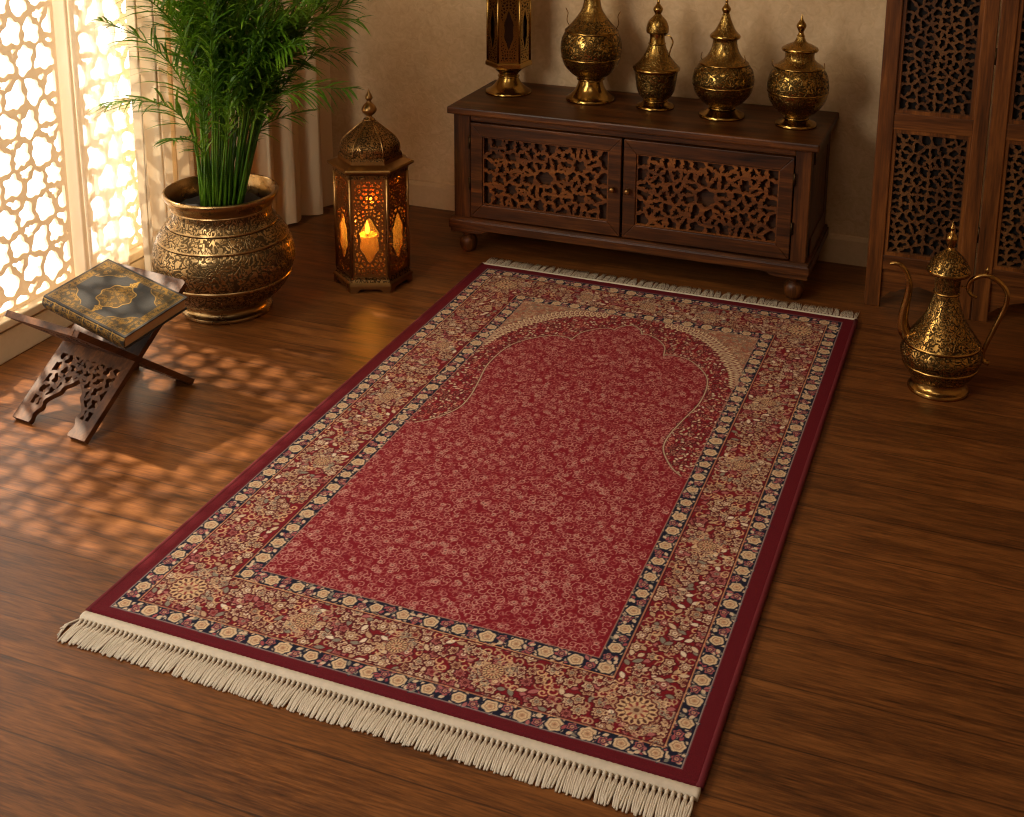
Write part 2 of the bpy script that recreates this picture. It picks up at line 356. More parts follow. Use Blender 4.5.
rod = B(); rod.tube([(-2.50, 2.9, 2.32), (-2.50, 4.2, 2.32)], .014, 12); rod.tube([(-2.57, 3.0, 2.32), (-2.50, 3.0, 2.32)], .008, 8); rod.tube([(-2.57, 4.1, 2.32), (-2.50, 4.1, 2.32)], .008, 8)
tag(rod.build('curtain_rod', BRL), 'brass curtain rod above the left wall drapes', 'curtain rod')

# ------------------------------------------------------------------ rug
class Canvas:
    def __init__(s, u, v, col): s.u, s.v = u, v; s.C = np.zeros((len(v), len(u), 3)); s.C[:] = col; s.A = np.zeros((len(v), len(u))); s.aa = .0015
    def win(s, x, y, r):
        i0, i1 = np.searchsorted(s.u, (x - r, x + r)); j0, j1 = np.searchsorted(s.v, (y - r, y + r))
        if i1 <= i0 or j1 <= j0: return None
        return (slice(j0, j1), slice(i0, i1)), s.u[None, i0:i1] - x, s.v[j0:j1, None] - y
    def put(s, sl, a, col, al=None):
        a = np.clip(a, 0, 1); s.C[sl] = s.C[sl] * (1 - a[..., None]) + a[..., None] * np.array(col)
        if al is not None: s.A[sl] = s.A[sl] * (1 - a) + a * al
    def mask(s, a, col, al=None): s.put((slice(None), slice(None)), a, col, al)
    def flower(s, x, y, r, k, rot, col, ring, core, out=None, lob=.16):
        w = s.win(x, y, r * 1.45)
        if w is None: return
        sl, dx, dy = w; d = np.hypot(dx, dy); R = r * (1 - lob + lob * np.cos(k * (np.arctan2(dy, dx) - rot)))
        if out is not None: s.put(sl, (R + .0035 - d) / s.aa + .5, out)
        s.put(sl, (R - d) / s.aa + .5, col)
        s.put(sl, (.0010 - np.abs(d - .60 * R)) / s.aa + .5, ring)
        s.put(sl, (.33 * r - d) / s.aa + .5, core); s.put(sl, (.14 * r - d) / s.aa + .5, ring)
    def leaf(s, x, y, l, wd, rot, col, out=None, al=None):
        w = s.win(x, y, l * .5 + .004)
        if w is None: return
        sl, dx, dy = w; c, n = math.cos(rot), math.sin(rot); p = dx * c + dy * n; q = -dx * n + dy * c
        hw = wd * .5 * np.clip(1 - (2 * p / l) ** 2, 0, 1); ins = np.minimum(hw - np.abs(q), (l * .5 - np.abs(p)))
        if out is not None: s.put(sl, (ins + .0022) / s.aa + .2, out)
        s.put(sl, ins / s.aa + .5, col, al)
    def line(s, pts, wd, col, al=None, alpha=1.0):
        for (x0, y0), (x1, y1) in zip(pts, pts[1:]):
            L = math.hypot(x1 - x0, y1 - y0); w = s.win((x0 + x1) / 2, (y0 + y1) / 2, L / 2 + wd + .003)
            if w is None or L < 1e-9: continue
            sl, dx, dy = w; ex, ey = (x1 - x0) / L, (y1 - y0) / L; p = np.clip(dx * ex + dy * ey, -L / 2, L / 2)
            s.put(sl, np.clip((wd / 2 - np.hypot(dx - p * ex, dy - p * ey)) / s.aa + .5, 0, 1) * alpha, col, al)
    def curl(s, x, y, r, rot, turns, wd, col, al=None, alpha=1.0):
        sg = 1 if turns > 0 else -1; n = max(5, int(abs(turns) * 9)); pts = []
        for i in range(n + 1):
            t = i / n; a = rot + sg * 2 * PI * abs(turns) * t; rr = r * (1 - .72 * t); pts.append((x + rr * math.cos(a), y + rr * math.sin(a)))
        s.line(pts, wd, col, al, alpha)
    def linear(s): 
        c = np.clip(s.C / 255., 0, 1); c = np.where(c <= .04045, c / 12.92, ((c + .055) / 1.055) ** 2.4)
        return np.concatenate([c, s.A[..., None]], 2)
RW, RL = 1.235, 1.998
U = np.linspace(0, RW, 760); tv = np.linspace(0, 1, 830); V = -.01 + (RL + .01) * (tv * .72 + tv ** 2 * .28)
RED, DRED, NAVY = (118, 13, 27), (80, 8, 18), (20, 23, 44)
BEI, TAN, PNK, SAGE, IVO = (208, 182, 150), (186, 152, 118), (172, 100, 98), (132, 126, 110), (224, 206, 180)
cv = Canvas(U, V, (94, 9, 22)); UU, VV = np.meshgrid(U, V)
def inset(a, n, f): return np.minimum(np.minimum(UU - a, RW - a - UU), np.minimum(VV - n, f - VV))
E0, E1, E2, E3 = inset(.037, .014, 1.960), inset(.076, .051, 1.918), inset(.209, .186, 1.790), inset(.250, .228, 1.752)
def ins(E): return np.clip(E / cv.aa + .5, 0, 1)
cv.mask(ins(E0), NAVY); cv.mask(ins(E1), RED); cv.mask(ins(E2), NAVY); cv.mask(ins(E3), (126, 14, 30))
R_ = np.random.RandomState(11)
def ring_pts(a, n, f, step):
    """points along a rectangular band centre line with the tangent angle"""
    out = []
    for (x0, y0), (x1, y1) in (((a, n), (RW - a, n)), ((RW - a, n), (RW - a, f)), ((RW - a, f), (a, f)), ((a, f), (a, n))):
        L = math.hypot(x1 - x0, y1 - y0); k = max(1, int(round(L / step)))
        for i in range(k): out.append((x0 + (x1 - x0) * i / k, y0 + (y1 - y0) * i / k, math.atan2(y1 - y0, x1 - x0)))
    return out
# field: scrolling line work
FS = [(.25, .91), (.27, .917), (.303, .95), (.340, 1.02), (.345, 1.09), (.333, 1.18), (.315, 1.29), (.320, 1.40), (.345, 1.47), (.405, 1.535), (.460, 1.545), (.478, 1.535), (.490, 1.59), (.520, 1.63), (.555, 1.652), (.575, 1.648), (.583, 1.67), (.600, 1.69), (.6175, 1.70)]
arch = cr(FS[1:12], 6) + cr(FS[11:16], 6)[1:] + cr(FS[15:], 6)[1:]
archL = arch; archR = [(RW - x, y) for x, y in arch]
ay = np.array([p[1] for p in cr(FS[1:10], 8)]); ax = np.array([p[0] for p in cr(FS[1:10], 8)])
tx_ = np.array([p[0] for p in arch[40:]]); ty_ = np.array([p[1] for p in arch[40:]])
um = np.minimum(UU, RW - UU)
def inside_field(x, y):
    x = min(x, RW - x)
    if y < .917: return True
    if y < 1.50: return x > np.interp(y, ay, ax)
    return x > .36 and y < np.interp(x, tx_, ty_)
LIN, LIN2 = (206, 158, 140), (172, 102, 94)
step = .0158
for y in np.arange(.235, 1.74, step):
    for x in np.arange(.258, RW - .255, step):
        px, py = x + R_.uniform(-.006, .006), y + R_.uniform(-.006, .006)
        if not inside_field(px, py): continue
        c = LIN if R_.rand() < .55 else LIN2
        cv.curl(px, py, R_.uniform(.0085, .0125), R_.uniform(0, 6.28), R_.choice([-1, 1]) * R_.uniform(.8, 1.3), .0014, c)
        if R_.rand() < .55: cv.leaf(px + R_.uniform(-.009, .009), py + R_.uniform(-.009, .009), .010, .0045, R_.uniform(0, 3.1), LIN2)
        if R_.rand() < .10: cv.flower(px, py, .007, 5, R_.rand() * 6, LIN2, LIN, DRED)
# spandrel inside the arch band: red ground with pale dashes
sp = (E3 > 0) & (VV > .905)
for y in np.arange(.915, 1.75, .013):
    for x in np.arange(.255, RW - .25, .013):
        px, py = x + R_.uniform(-.005, .005), y + R_.uniform(-.005, .005)
        if inside_field(px, py): continue
        q = R_.rand()
        if q < .5: cv.leaf(px, py, R_.uniform(.009, .016), .006, R_.uniform(0, 3.1), [IVO, BEI, PNK, BEI][R_.randint(4)], DRED)
        elif q < .72: cv.flower(px, py, R_.uniform(.005, .008), 5, R_.rand() * 6, [BEI, PNK, TAN][R_.randint(3)], RED, DRED, DRED)
        else: cv.curl(px, py, .008, R_.rand() * 6, R_.choice([-1, 1]) * .9, .0017, (206, 150, 124))
# corner fans
fan = cr([(1.0, 1.42), (.985, 1.49), (.955, 1.56), (.905, 1.64), (.855, 1.695), (.79, 1.735), (.70, 1.752)], 10)
fx = np.array([p[0] for p in fan]); fy = np.array([p[1] for p in fan]); xm = np.maximum(UU, RW - UU)
yf = np.interp(xm.ravel(), fx[::-1], fy[::-1]).reshape(xm.shape)
fm = np.clip((VV - yf) / .004, 0, 1) * (xm > .70) * (E3 > 0)
cv.mask(fm * .8, (160, 118, 86))
for y in np.arange(1.43, 1.752, .0085):
    for x in np.arange(.70, .985, .0085):
        px, py = x + R_.uniform(-.003, .003), y + R_.uniform(-.003, .003)
        if py < np.interp(px, fx[::-1], fy[::-1]) + .012: continue
        c = [BEI, TAN, (160, 84, 70), SAGE][R_.randint(4)]
        for xx in (px, RW - px): cv.curl(xx, py, .006, R_.rand() * 6, .8, .0016, c)
L = 0; nl = 24
for i in range(0, len(fan) - 1, 2):
    (x0, y0), (x1, y1) = fan[i], fan[i + 1]; a = math.atan2(y1 - y0, x1 - x0) + PI / 2
    for sx in (0, 1):
        X = (RW - x0) if sx else x0; A = (PI - a) if sx else a; px, py = X + .008 * math.cos(A), y0 + .008 * math.sin(A)
        cv.leaf(px, py, .050, .021, A, (216, 192, 154), DRED); cv.leaf(px, py, .032, .011, A, (120, 50, 46)); cv.leaf(px, py, .016, .006, A, BEI)
for pts in (archL, archR):
    cv.line(pts, .0055, (66, 22, 24)); cv.line(pts, .0030, (206, 184, 152))
# main border
for y in np.arange(.06, 1.915, .0174):
    for x in np.arange(.085, RW - .08, .0174):
        if min(x, RW - x) > .205 and .19 < y < 1.785: continue
        px, py = x + R_.uniform(-.006, .006), y + R_.uniform(-.006, .006); q = R_.rand()
        if q < .46: cv.flower(px, py, R_.uniform(.0100, .0150), R_.choice([5, 6, 8]), R_.rand() * 6, [BEI, TAN, BEI, PNK, (200, 172, 136)][R_.randint(5)], (112, 52, 40), [RED, DRED, IVO, SAGE][R_.randint(4)], DRED)
        elif q < .72: cv.leaf(px, py, R_.uniform(.016, .026), .0105, R_.uniform(0, 3.1), [BEI, TAN, IVO, PNK, SAGE][R_.randint(5)], DRED)
        else: cv.curl(px, py, R_.uniform(.009, .014), R_.rand() * 6, R_.choice([-1, 1]) * 1.0, .0028, [(214, 176, 130), TAN][R_.randint(2)])
def rosette(x, y, r, lace):
    for i in range(int(lace * 70)):
        a = R_.rand() * 6.28; d = r * R_.uniform(.9, 2.0)
        px, py = x + d * math.cos(a), y + d * math.sin(a)
        if min(px, RW - px) < .09 or py < .062 or py > 1.905: continue
        cv.curl(px, py, R_.uniform(.006, .010), R_.rand() * 6, R_.choice([-1, 1]) * .9, .0019, [(214, 180, 138), TAN, SAGE][R_.randint(3)])
    cv.flower(x, y, r * 1.08, 16, 0, (98, 34, 34), BEI, BEI, None, .03)
    cv.flower(x, y, r, 16, 0, (212, 178, 134), (104, 66, 50), TAN, None, .05)
    for i in range(16):
        a = 2 * PI * i / 16; cv.leaf(x + r * .78 * math.cos(a), y + r * .78 * math.sin(a), r * .34, r * .16, a, (84, 40, 36))
    for i in range(8):
        a = 2 * PI * i / 8 + .2; cv.leaf(x + r * .42 * math.cos(a), y + r * .42 * math.sin(a), r * .34, r * .14, a, (140, 56, 50))
for x in (.146, RW - .146):
    for y in (.120, 1.852): rosette(x, y, .038, 1)
    for y in (.66, 1.02, 1.36): rosette(x, y, .020, .55)
for x in (.42, .6175, .815):
    for y in (.118, 1.854): rosette(x, y, .021, .5)
# navy guard bands
for a, n, f, w in ((.0565, .0325, 1.939, .038), (.2295, .207, 1.771, .040)):
    pts = ring_pts(a, n, f, .0300)
    for i, (x, y, t) in enumerate(pts):
        nx, ny = -math.sin(t), math.cos(t)
        for k in range(6):
            o = R_.uniform(-.4, .4) * w; d = R_.uniform(-.015, .015)
            cv.leaf(x + math.cos(t) * d + nx * o, y + math.sin(t) * d + ny * o, R_.uniform(.010, .017), .0075, R_.uniform(0, 3.1), [BEI, BEI, PNK, SAGE, (156, 74, 78)][R_.randint(5)], NAVY)
        if i % 2 == 0:
            for q in range(4):
                A = q * PI / 2 + t + .7 + R_.uniform(-.4, .4); cv.leaf(x + .017 * math.cos(A), y + .015 * math.sin(A), .013, .008, A + R_.uniform(-.8, .8), BEI, NAVY)
            cv.flower(x, y, R_.uniform(.0140, .0178), R_.choice([5, 6, 7]), R_.rand() * 6, (212, 184, 146), (156, 116, 86), (190, 146, 112), NAVY, R_.uniform(.05, .10))
        else:
            o = .006 * (1 if (i // 2) % 2 else -1)
            cv.flower(x + nx * o, y + ny * o, .0105, 5, t, (168, 92, 90), NAVY, (206, 150, 118)); cv.leaf(x - nx * o * 1.6, y - ny * o * 1.6, .013, .008, t + .6, BEI)
for E_, c in ((E0, (150, 138, 130)), (E1, (206, 150, 104)), (E1 - .0032, (70, 16, 26)), (E2, (206, 150, 104)), (E2 + .0032, (70, 16, 26)), (E3, (176, 132, 108))):
    cv.mask(np.clip((.0011 - np.abs(E_)) / cv.aa + .5, 0, 1), c)
def grid_mesh(name, cv, zfun, mat, parent):
    nu, nv = len(cv.u), len(cv.v); UU, VV = np.meshgrid(cv.u, cv.v); co = np.stack([UU, VV, zfun(UU, VV)], 2).reshape(-1, 3).astype(np.float32)
    q = (np.arange(nv - 1)[:, None] * nu + np.arange(nu - 1)[None]).ravel(); F = np.stack([q, q + 1, q + nu + 1, q + nu], 1).astype(np.int32)
    me = bpy.data.meshes.new(name); me.vertices.add(len(co)); me.vertices.foreach_set('co', co.ravel())
    me.loops.add(F.size); me.loops.foreach_set('vertex_index', F.ravel()); me.polygons.add(len(F))
    me.polygons.foreach_set('loop_start', np.arange(0, F.size, 4, dtype=np.int32)); me.polygons.foreach_set('use_smooth', np.ones(len(F), dtype=bool)); me.update(calc_edges=True)
    me.attributes.new('dye', 'FLOAT_COLOR', 'POINT').data.foreach_set('color', cv.linear().reshape(-1).astype(np.float32))
    me.materials.append(mat); o = bpy.data.objects.new(name, me); COL.objects.link(o); o.parent = parent; return o
rug = thing('prayer_rug', 'large red prayer rug with arched field, floral borders and fringed ends', 'rug', (-1.596, 1.777, 0))
TH = .0125
def pile_z(u, v):
    e = np.minimum(np.minimum(u, RW - u), np.minimum(v + .01, RL - v)); return np.where(e < .006, TH - .009 * (1 - np.clip(e / .006, 0, 1)) ** 2, TH) + .0006 * np.sin(u * 9) * np.sin(v * 7)
grid_mesh('pile', cv, pile_z, PILE, rug)
b = B(); b.box(.004, RW - .004, -.008, RL - .004, .0006, TH - .004); b.build('backing', MAROON, rug)
for x in (.001, RW - .001):
    b = B(); b.tube([(x, y, .0075) for y in np.linspace(-.01, RL, 30)], .0068, 10); b.build('side_binding', MAROON, rug)
for y0, y1, sg in ((-.033, -.010, -1), (RL, RL + .012, 1)):
    xs = np.linspace(-.002, RW + .002, 240); b = B(); vs = []; prof = [(0, .0005), (0, .006), (.15, .0105), (.5, .0118), (.85, .0105), (1, .006), (1, .0005)]
    for i, x in enumerate(xs):
        for (t, z) in prof: vs.append((x, y0 + (y1 - y0) * t, z * (1 + .06 * (i % 2))))
    n = len(prof); fs = [(i * n + k, (i + 1) * n + k, (i + 1) * n + k + 1, i * n + k + 1) for i in range(len(xs) - 1) for k in range(n - 1)] + [list(range(n)), [(len(xs) - 1) * n + k for k in range(n)][::-1]]
    b.add(vs, fs, True); b.build('fringe_band', COTTON, rug)
def tassel(bb, x, y, sg, rr, ln, fine=1.0):
    bb.tube([(x, y - sg * .002, .0055), (x, y + sg * .003, .0068), (x, y + sg * .007, .0062), (x, y + sg * .011, .0045)], [.0018, .0036, .0034, .0020], 7)
    sk = rr.uniform(-.004, .004) * (1 + 2 * (fine < 1))
    for k in range(3):
        o = (k - 1) * .0036; e = o * rr.uniform(.8, 1.2) + sk + rr.uniform(-.0015, .0015); l = ln * rr.uniform(.92, 1.06); h = .0060 - .0008 * abs(k - 1)
        bb.tube([(x + o * .3, y + sg * .005, .0055), (x + o * .8 + e * .15, y + sg * (.005 + l * .3), h), (x + o * .6 + e * .5, y + sg * (.005 + l * .65), .0046), (x + e * 1.1, y + sg * (.005 + l), .0025)], [.0019 * fine, .0023 * fine, .0023 * fine, .0019 * fine], 6)
NT = 116; rr = random.Random(3); xt = [.006 + (RW - .012) * i / (NT - 1) for i in range(NT)]
variants = []
for k in range(8):
    bb = B(); tassel(bb, 0, 0, -1, rr, .060); variants.append(bb.build('tassel', COTTON, rug))
for i in range(NT - 1, NT - 101, -1):
    k = NT - 1 - i
    if k < 8: o = variants[k]
    else: o = variants[rr.randrange(8)].copy(); COL.objects.link(o); o.parent = rug
    o.location = (xt[i], -.033, 0)
bb = B()
for i in range(NT - 100): tassel(bb, xt[i], -.033, -1, rr, .060)
for k in range(7): bb.tube([(.004, -.030, .006), (-.006 - .0015 * k, -.040 - .003 * k, .005), (-.020 + .002 * k + rr.uniform(-.006, .004), -.056 - .006 * k, .0022)], [.002, .0018, .0014], 5)
f = bb.build('fringe', COTTON, rug); f['kind'] = 'stuff'
bb = B()
for i in range(NT): tassel(bb, xt[i], RL + .012, 1, rr, .066, .55)
f = bb.build('fringe', COTTON, rug); f['kind'] = 'stuff'

# ------------------------------------------------------------------ cabinet
cab = thing('cabinet', 'long low dark wood cabinet with two pierced doors against back wall', 'cabinet', (-1.135, 3.86, 0))
CXo = -1.135
def cb(lst, name, mat, bevel=.003, parent=None):
    bb = B()
    for (x0, x1, y0, y1, z0, z1) in lst: bb.box(x0 - CXo, x1 - CXo, y0 - 3.86, y1 - 3.86, z0, z1)
    return bb.build(name, mat, parent or cab, bevel)
cb([(-1.749, -.511, 3.832, 4.262, .506, .531)], 'top', WX, .005)
cb([(-1.735, -.535, 3.882, 4.255, .14, .150), (-1.735, -1.722, 3.90, 4.255, .14, .506), (-.549, -.535, 3.90, 4.255, .14, .506), (-1.735, -.535, 4.243, 4.255, .14, .506), (-1.735, -.535, 3.866, 4.255, .488, .506)], 'carcass', WX)
for q in ((-1.735, -1.674, 3.86, 3.92, .134, .506), (-.584, -.535, 3.86, 3.92, .134, .506), (-.590, -.533, 4.195, 4.257, .134, .506), (-1.737, -1.68, 4.195, 4.257, .134, .506)): cb([q], 'corner_post', WZ)
cb([(-1.674, -.584, 3.862, 3.885, .480, .506)], 'top_rail', WX)
for q in ((-.5352, -.531, 3.92, 4.195, .44, .506), (-.5352, -.531, 3.92, 4.195, .134, .20)): cb([q], 'side_rail', WY)
bb = B(); bb.box(-1.750 - CXo, -.520 - CXo, -.016, .400, .098, .128)
bb.prism([(-.016, .128), (.400, .128), (.400, .136), (-.006, .138)], lambda y, z, x: (x, y, z), -1.746 - CXo, -.524 - CXo); bb.build('plinth_moulding', WX, cab, .003)
for sx in (1, -1):
    x0 = (-1.745 if sx > 0 else -.525) - CXo
    bb = B(); bb.prism([(x0, .10), (x0, .082)] + [(x0 + sx * a, z) for a, z in ((.10, .082), (.118, .085), (.128, .092), (.150, .096), (.165, .10))], lambda x, z, y: (x, y, z), -.008, .012); bb.build('apron_bracket', WX, cab, .002)
for x in (-1.699, -.573):
    for y in (3.900, 4.215):
        bb = B(); bb.lathe([(cr([(.0, .0), (.014, .0), (.026, .010), (.0315, .030), (.029, .048), (.018, .062)], 4), 0), ([(.018, .062), (.023, .068), (.023, .076), (.018, .080), (.026, .090), (.028, .099), (0, .099)], 0)], 24, (x - CXo, y - 3.86, 0))
        bb.build('foot', WZ, cab)
def relax(seeds, x0, x1, y0, y1, it=6):
    P = np.array(seeds); xs, ys, X, Y = grid(x0, x1, y0, y1, (x1 - x0) / 60)
    for _ in range(it):
        i0 = ((X[None] - P[:, 0, None, None]) ** 2 + (Y[None] - P[:, 1, None, None]) ** 2).argmin(0)
        for i in range(len(P)):
            mk = i0 == i
            if mk.any(): P[i] = .4 * P[i] + .6 * np.array([X[mk].mean(), Y[mk].mean()])
    return [tuple(p) for p in P]
def fret(x0, x1, y0, y1, cell, h, bar, seed, stars=(), border=.006, lobes=(4, 5, 6)):
    """arabesque fretwork: random cells mirrored left to right and top to bottom, lobed holes, large star holes where asked"""
    r = np.random.RandomState(seed); cx, cy = (x0 + x1) / 2, (y0 + y1) / 2; w, hh = (x1 - x0) / 2, (y1 - y0) / 2
    n = max(3, int(w * hh / cell ** 2)); q = relax([(r.uniform(0, w), r.uniform(0, hh)) for _ in range(n)], 0, w, 0, hh)
    seeds = [(cx + sx * (a + r.uniform(-.1, .1) * cell), cy + sy * (bq + r.uniform(-.1, .1) * cell)) for a, bq in q for sx in (1, -1) for sy in (1, -1)]
    st = [(cx + a * w, cy + bq * hh, rad) for a, bq, rad in stars]
    seeds = [s_ for s_ in seeds if all(math.hypot(s_[0] - a, s_[1] - c) > rd * 1.25 for a, c, rd in st)]
    wts = list(r.uniform(-.1, .1, len(seeds)) * cell ** 2)
    for a, c, rd in st:
        seeds.append((a, c)); wts.append(0.0); m_ = 8
        for k in range(m_): t = 2 * PI * k / m_ + .2; seeds.append((a + rd * 2.05 * math.cos(t), c + rd * 2.05 * math.sin(t))); wts.append(0.0)
    xs, ys, X, Y = grid(x0, x1, y0, y1, h); e, i0, a = vor(X, Y, seeds, wts)
    ph = r.uniform(0, 6, len(seeds)); kk = r.choice(lobes, len(seeds)); kk[-1] = 8
    F = bar * (1 + .55 * np.cos(kk[i0] * a + ph[i0])) - e
    return np.maximum(F, border - edge(X, Y, x0, x1, y0, y1)), xs, ys
def mitre_frame(bb, x0, x1, z0, z1, wx, wt, wb, y0, y1, g=.0005):
    for poly in ([(x0, z0), (x1, z0), (x1 - wx, z0 + wb), (x0 + wx, z0 + wb)], [(x0, z1), (x0 + wx, z1 - wt), (x1 - wx, z1 - wt), (x1, z1)]):
        bb.prism(poly, lambda x, z, y: (x, y, z), y0, y1)
    for poly in ([(x0, z0), (x0 + wx, z0 + wb), (x0 + wx, z1 - wt), (x0, z1)], [(x1, z0), (x1, z1), (x1 - wx, z1 - wt), (x1 - wx, z0 + wb)]):
        bb.prism([(a, c) for a, c in poly], lambda x, z, y: (x, y, z), y0 + g, y1)
for k, (x0, x1, kx, hx) in enumerate(((-1.671, -1.140, -1.164, -1.674), (-1.132, -.587, -1.113, -.584))):
    x0 -= CXo; x1 -= CXo; bb = B(); mitre_frame(bb, x0, x1, .143, .477, .043, .046, .047, -.006, .014)
    dr = bb.build('door', WX, cab, .0022)
    F, xs, ys = fret(x0 + .041, x1 - .041, .188, .433, .043, .0033, .0056, 21 + k, stars=((0, 0, .033), (.54, .45, .025), (-.54, .45, .025), (.54, -.45, .025), (-.54, -.45, .025)))
    bb = B(); bb.sdf(F, xs, ys, lambda x, z, y: (x, y, z), .010, .000); bb.build('fret_panel', FRET, dr)
    bb = B(); bb.box(x0 + .02, x1 - .02, .024, .030, .165, .455); bb.build('backing_panel', BACK, dr)
    bb = B(); pr = cr([(.0, 0), (.0065, 0), (.0055, .006), (.0095, .013), (.0105, .018), (.007, .0245), (0, .0262)], 4)
    n = 20; vs = [(r * math.cos(2 * PI * i / n) + kx - CXo, -.006 - z, .306 + r * math.sin(2 * PI * i / n)) for r, z in pr for i in range(n)]
    bb.add(vs, [(i * n + q, i * n + (q + 1) % n, (i + 1) * n + (q + 1) % n, (i + 1) * n + q) for i in range(len(pr) - 1) for q in range(n)], True)
    kb = bb.build('knob', BRL, dr); kb['label'] = 'small round brass knob'
    for z in ((.385, .24) if k == 0 else (.385, .225)):
        bb = B(); bb.tube([(hx - CXo, -.005, z), (hx - CXo, -.005, z + .042)], .0036, 8); bb.box(hx - CXo - .008, hx - CXo + .008, -.0015, .001, z + .002, z + .040); bb.build('hinge', IRON, dr)

# ------------------------------------------------------------------ brass vessels on the cabinet
ZT = .531; VG = 'brass vessels standing on the cabinet'
def zip_seg(*segs): return [(cr(p, s) if s else p, e) for p, s, e in segs]
def ridge(r, z, d=.003, t=.007): return ([(r, z), (r + d, z + t * .3), (r + d, z + t * .7), (r, z + t)], 0, 0)
def loop_handle(o, pts, rad, name='handle', mat=BR, n=10):
    bb = B(); bb.tube(cr(pts, 8), rad, n); return bb.build(name, mat, o)
# tall hexagonal pedestal lantern
def ogee(t):   # half width 0..1 of a pointed almond, t 0..1
    return max(0.0, math.sin(PI * t)) ** .75
def hex_panel(w, h, seed, alm, amb, cell, bar, res):
    xs, ys, X, Y = grid(-w / 2, w / 2, 0, h, res)
    r = np.random.RandomState(seed); n = int(w / 2 * h / cell ** 2); q = relax([(r.uniform(0, w / 2), r.uniform(0, h)) for _ in range(n)], 0, w / 2, 0, h, 5)
    seeds = [(sx * a, c) for a, c in q for sx in (1, -1)]; e, i0, a = vor(X, Y, seeds)
    F = bar * (1 + .5 * np.cos(5 * a + i0)) - e
    z0, z1, aw = alm; T = (Y - z0) / (z1 - z0); hw = aw * np.clip(np.sin(PI * np.clip(T, 0, 1)), 0, 1) ** .7 * (1 + .10 * np.cos(T * 6 * PI)); hw[(T < 0) | (T > 1)] = -1
    d = hw - np.abs(X)
    F = np.maximum(F, np.where(np.abs(d) < .004, .004 - np.abs(d), -9)); F = np.where(d > 0.004, .004 - d, F)
    return np.maximum(F, .0075 - edge(X, Y, -w / 2, w / 2, 0, h)), xs, ys
def hex_body(o, R, z0, z1, a0, seed, cell, bar, res, mat, posts, alm, pane=None):
    h = z1 - z0
    for k in range(6):
        aa, ab = a0 + k * PI / 3, a0 + (k + 1) * PI / 3; A = Vector((R * math.cos(aa), R * math.sin(aa), 0)); Bv = Vector((R * math.cos(ab), R * math.sin(ab), 0))
        mid = (A + Bv) / 2; t = (Bv - A).normalized(); nrm = mid.normalized(); w = (Bv - A).length - .006
        F, xs, ys = hex_panel(w, h, seed + k % 2, (alm[0] * h, alm[1] * h, alm[2]), None, cell, bar, res)
        fn = lambda x, z, d: tuple(mid + t * x + nrm * d + Vector((0, 0, z0 + z)))
        bb = B(); bb.sdf(F, xs, ys, fn, -.004, 0.0); pn = bb.build('side_panel', mat, o)
        bb = B(); bb.add([fn(-w / 2, 0, -.007), fn(w / 2, 0, -.007), fn(w / 2, h, -.007), fn(-w / 2, h, -.007), fn(-w / 2, 0, -.009), fn(w / 2, 0, -.009), fn(w / 2, h, -.009), fn(-w / 2, h, -.009)], [(0, 1, 2, 3), (7, 6, 5, 4), (0, 4, 5, 1), (1, 5, 6, 2), (2, 6, 7, 3), (3, 7, 4, 0)])
        bb.build('glass_pane', pane or AMBER, pn)
        bb = B(); bb.tube([A + Vector((0, 0, z0)), A + Vector((0, 0, z1))], posts, 8); bb.build('corner_post', mat, o)
o = thing('pedestal_lantern', 'tall six sided brass lantern on round foot, leftmost piece on cabinet', 'lantern', (-1.630, 4.099, ZT), 0, VG)
bb = B(); bb.lathe(zip_seg(([(0, 0), (.0815, 0), (.0825, .004), (.0805, .008)], 0, 0), ([(.0805, .008), (.070, .013), (.052, .027), (.040, .044), (.0345, .056)], 4, 0), ridge(.0345, .056, .004, .008), ([(.0345, .064), (.035, .070), (.040, .076), (.046, .082)], 3, 0)), 40); bb.build('foot', BR, o)
VA = math.radians(-68.3 - 30)
bb = B(); bb.lathe([([(.044, .080), (.056, .087), (.078, .097), (.0815, .100), (.0815, .112), (.077, .117), (0, .117)], 0)], 6, a0=VA, smooth=False); bb.build('base_plate', BR, o)
hex_body(o, .074, .117, .385, VA, 3, .010, .0022, .0016, BR, .0042, (.16, .70, .020), AMBER_SHADED)
bb = B(); bb.lathe([([(0, .385), (.080, .385), (.084, .390), (.080, .400), (.060, .408), (0, .412)], 0)], 6, a0=VA, smooth=False); bb.lathe(zip_seg(([(.056, .408), (.058, .425), (.045, .452), (.020, .472), (.006, .485)], 5, 1), ([(.006, .485), (.013, .497), (.006, .508), (.008, .516), (.0, .530)], 4, 0)), 32); bb.build('dome', BR, o)
def vessel(name, label, cat, loc, parts, n=80):
    o = thing(name, label, cat, (*loc, ZT), 0, VG)
    for pn, segs in parts: bb = B(); bb.lathe(zip_seg(*segs), n); bb.build(pn, BR, o)
    return o
o = vessel('long_necked_vase', 'round bellied brass vase with tall slim neck, second from left on cabinet', 'vase', (-1.330, 4.105), [
    ('foot', [([(0, 0), (.083, 0), (.0845, .005), (.082, .010)], 0, 0), ([(.082, .010), (.070, .018), (.054, .036), (.045, .055), (.0415, .070)], 4, 0), ridge(.0415, .070, .006, .010)]),
    ('body', [([(.0415, .080), (.062, .091), (.088, .118), (.1005, .148)], 5, .4), ridge(.1005, .148, .0015, .006), ([(.1005, .154), (.1046, .180), (.101, .212), (.090, .238)], 5, 1), ridge(.090, .238, .0015, .007), ([(.090, .245), (.074, .261), (.055, .283)], 5, 1), ([(.055, .283), (.038, .309), (.0306, .330), (.0275, .350), (.027, .380)], 4, .4), ridge(.027, .380, .005, .01), ([(.027, .39), (.026, .41), (.034, .440), (.037, .445), (.033, .446), (.022, .415)], 3, 0)])])
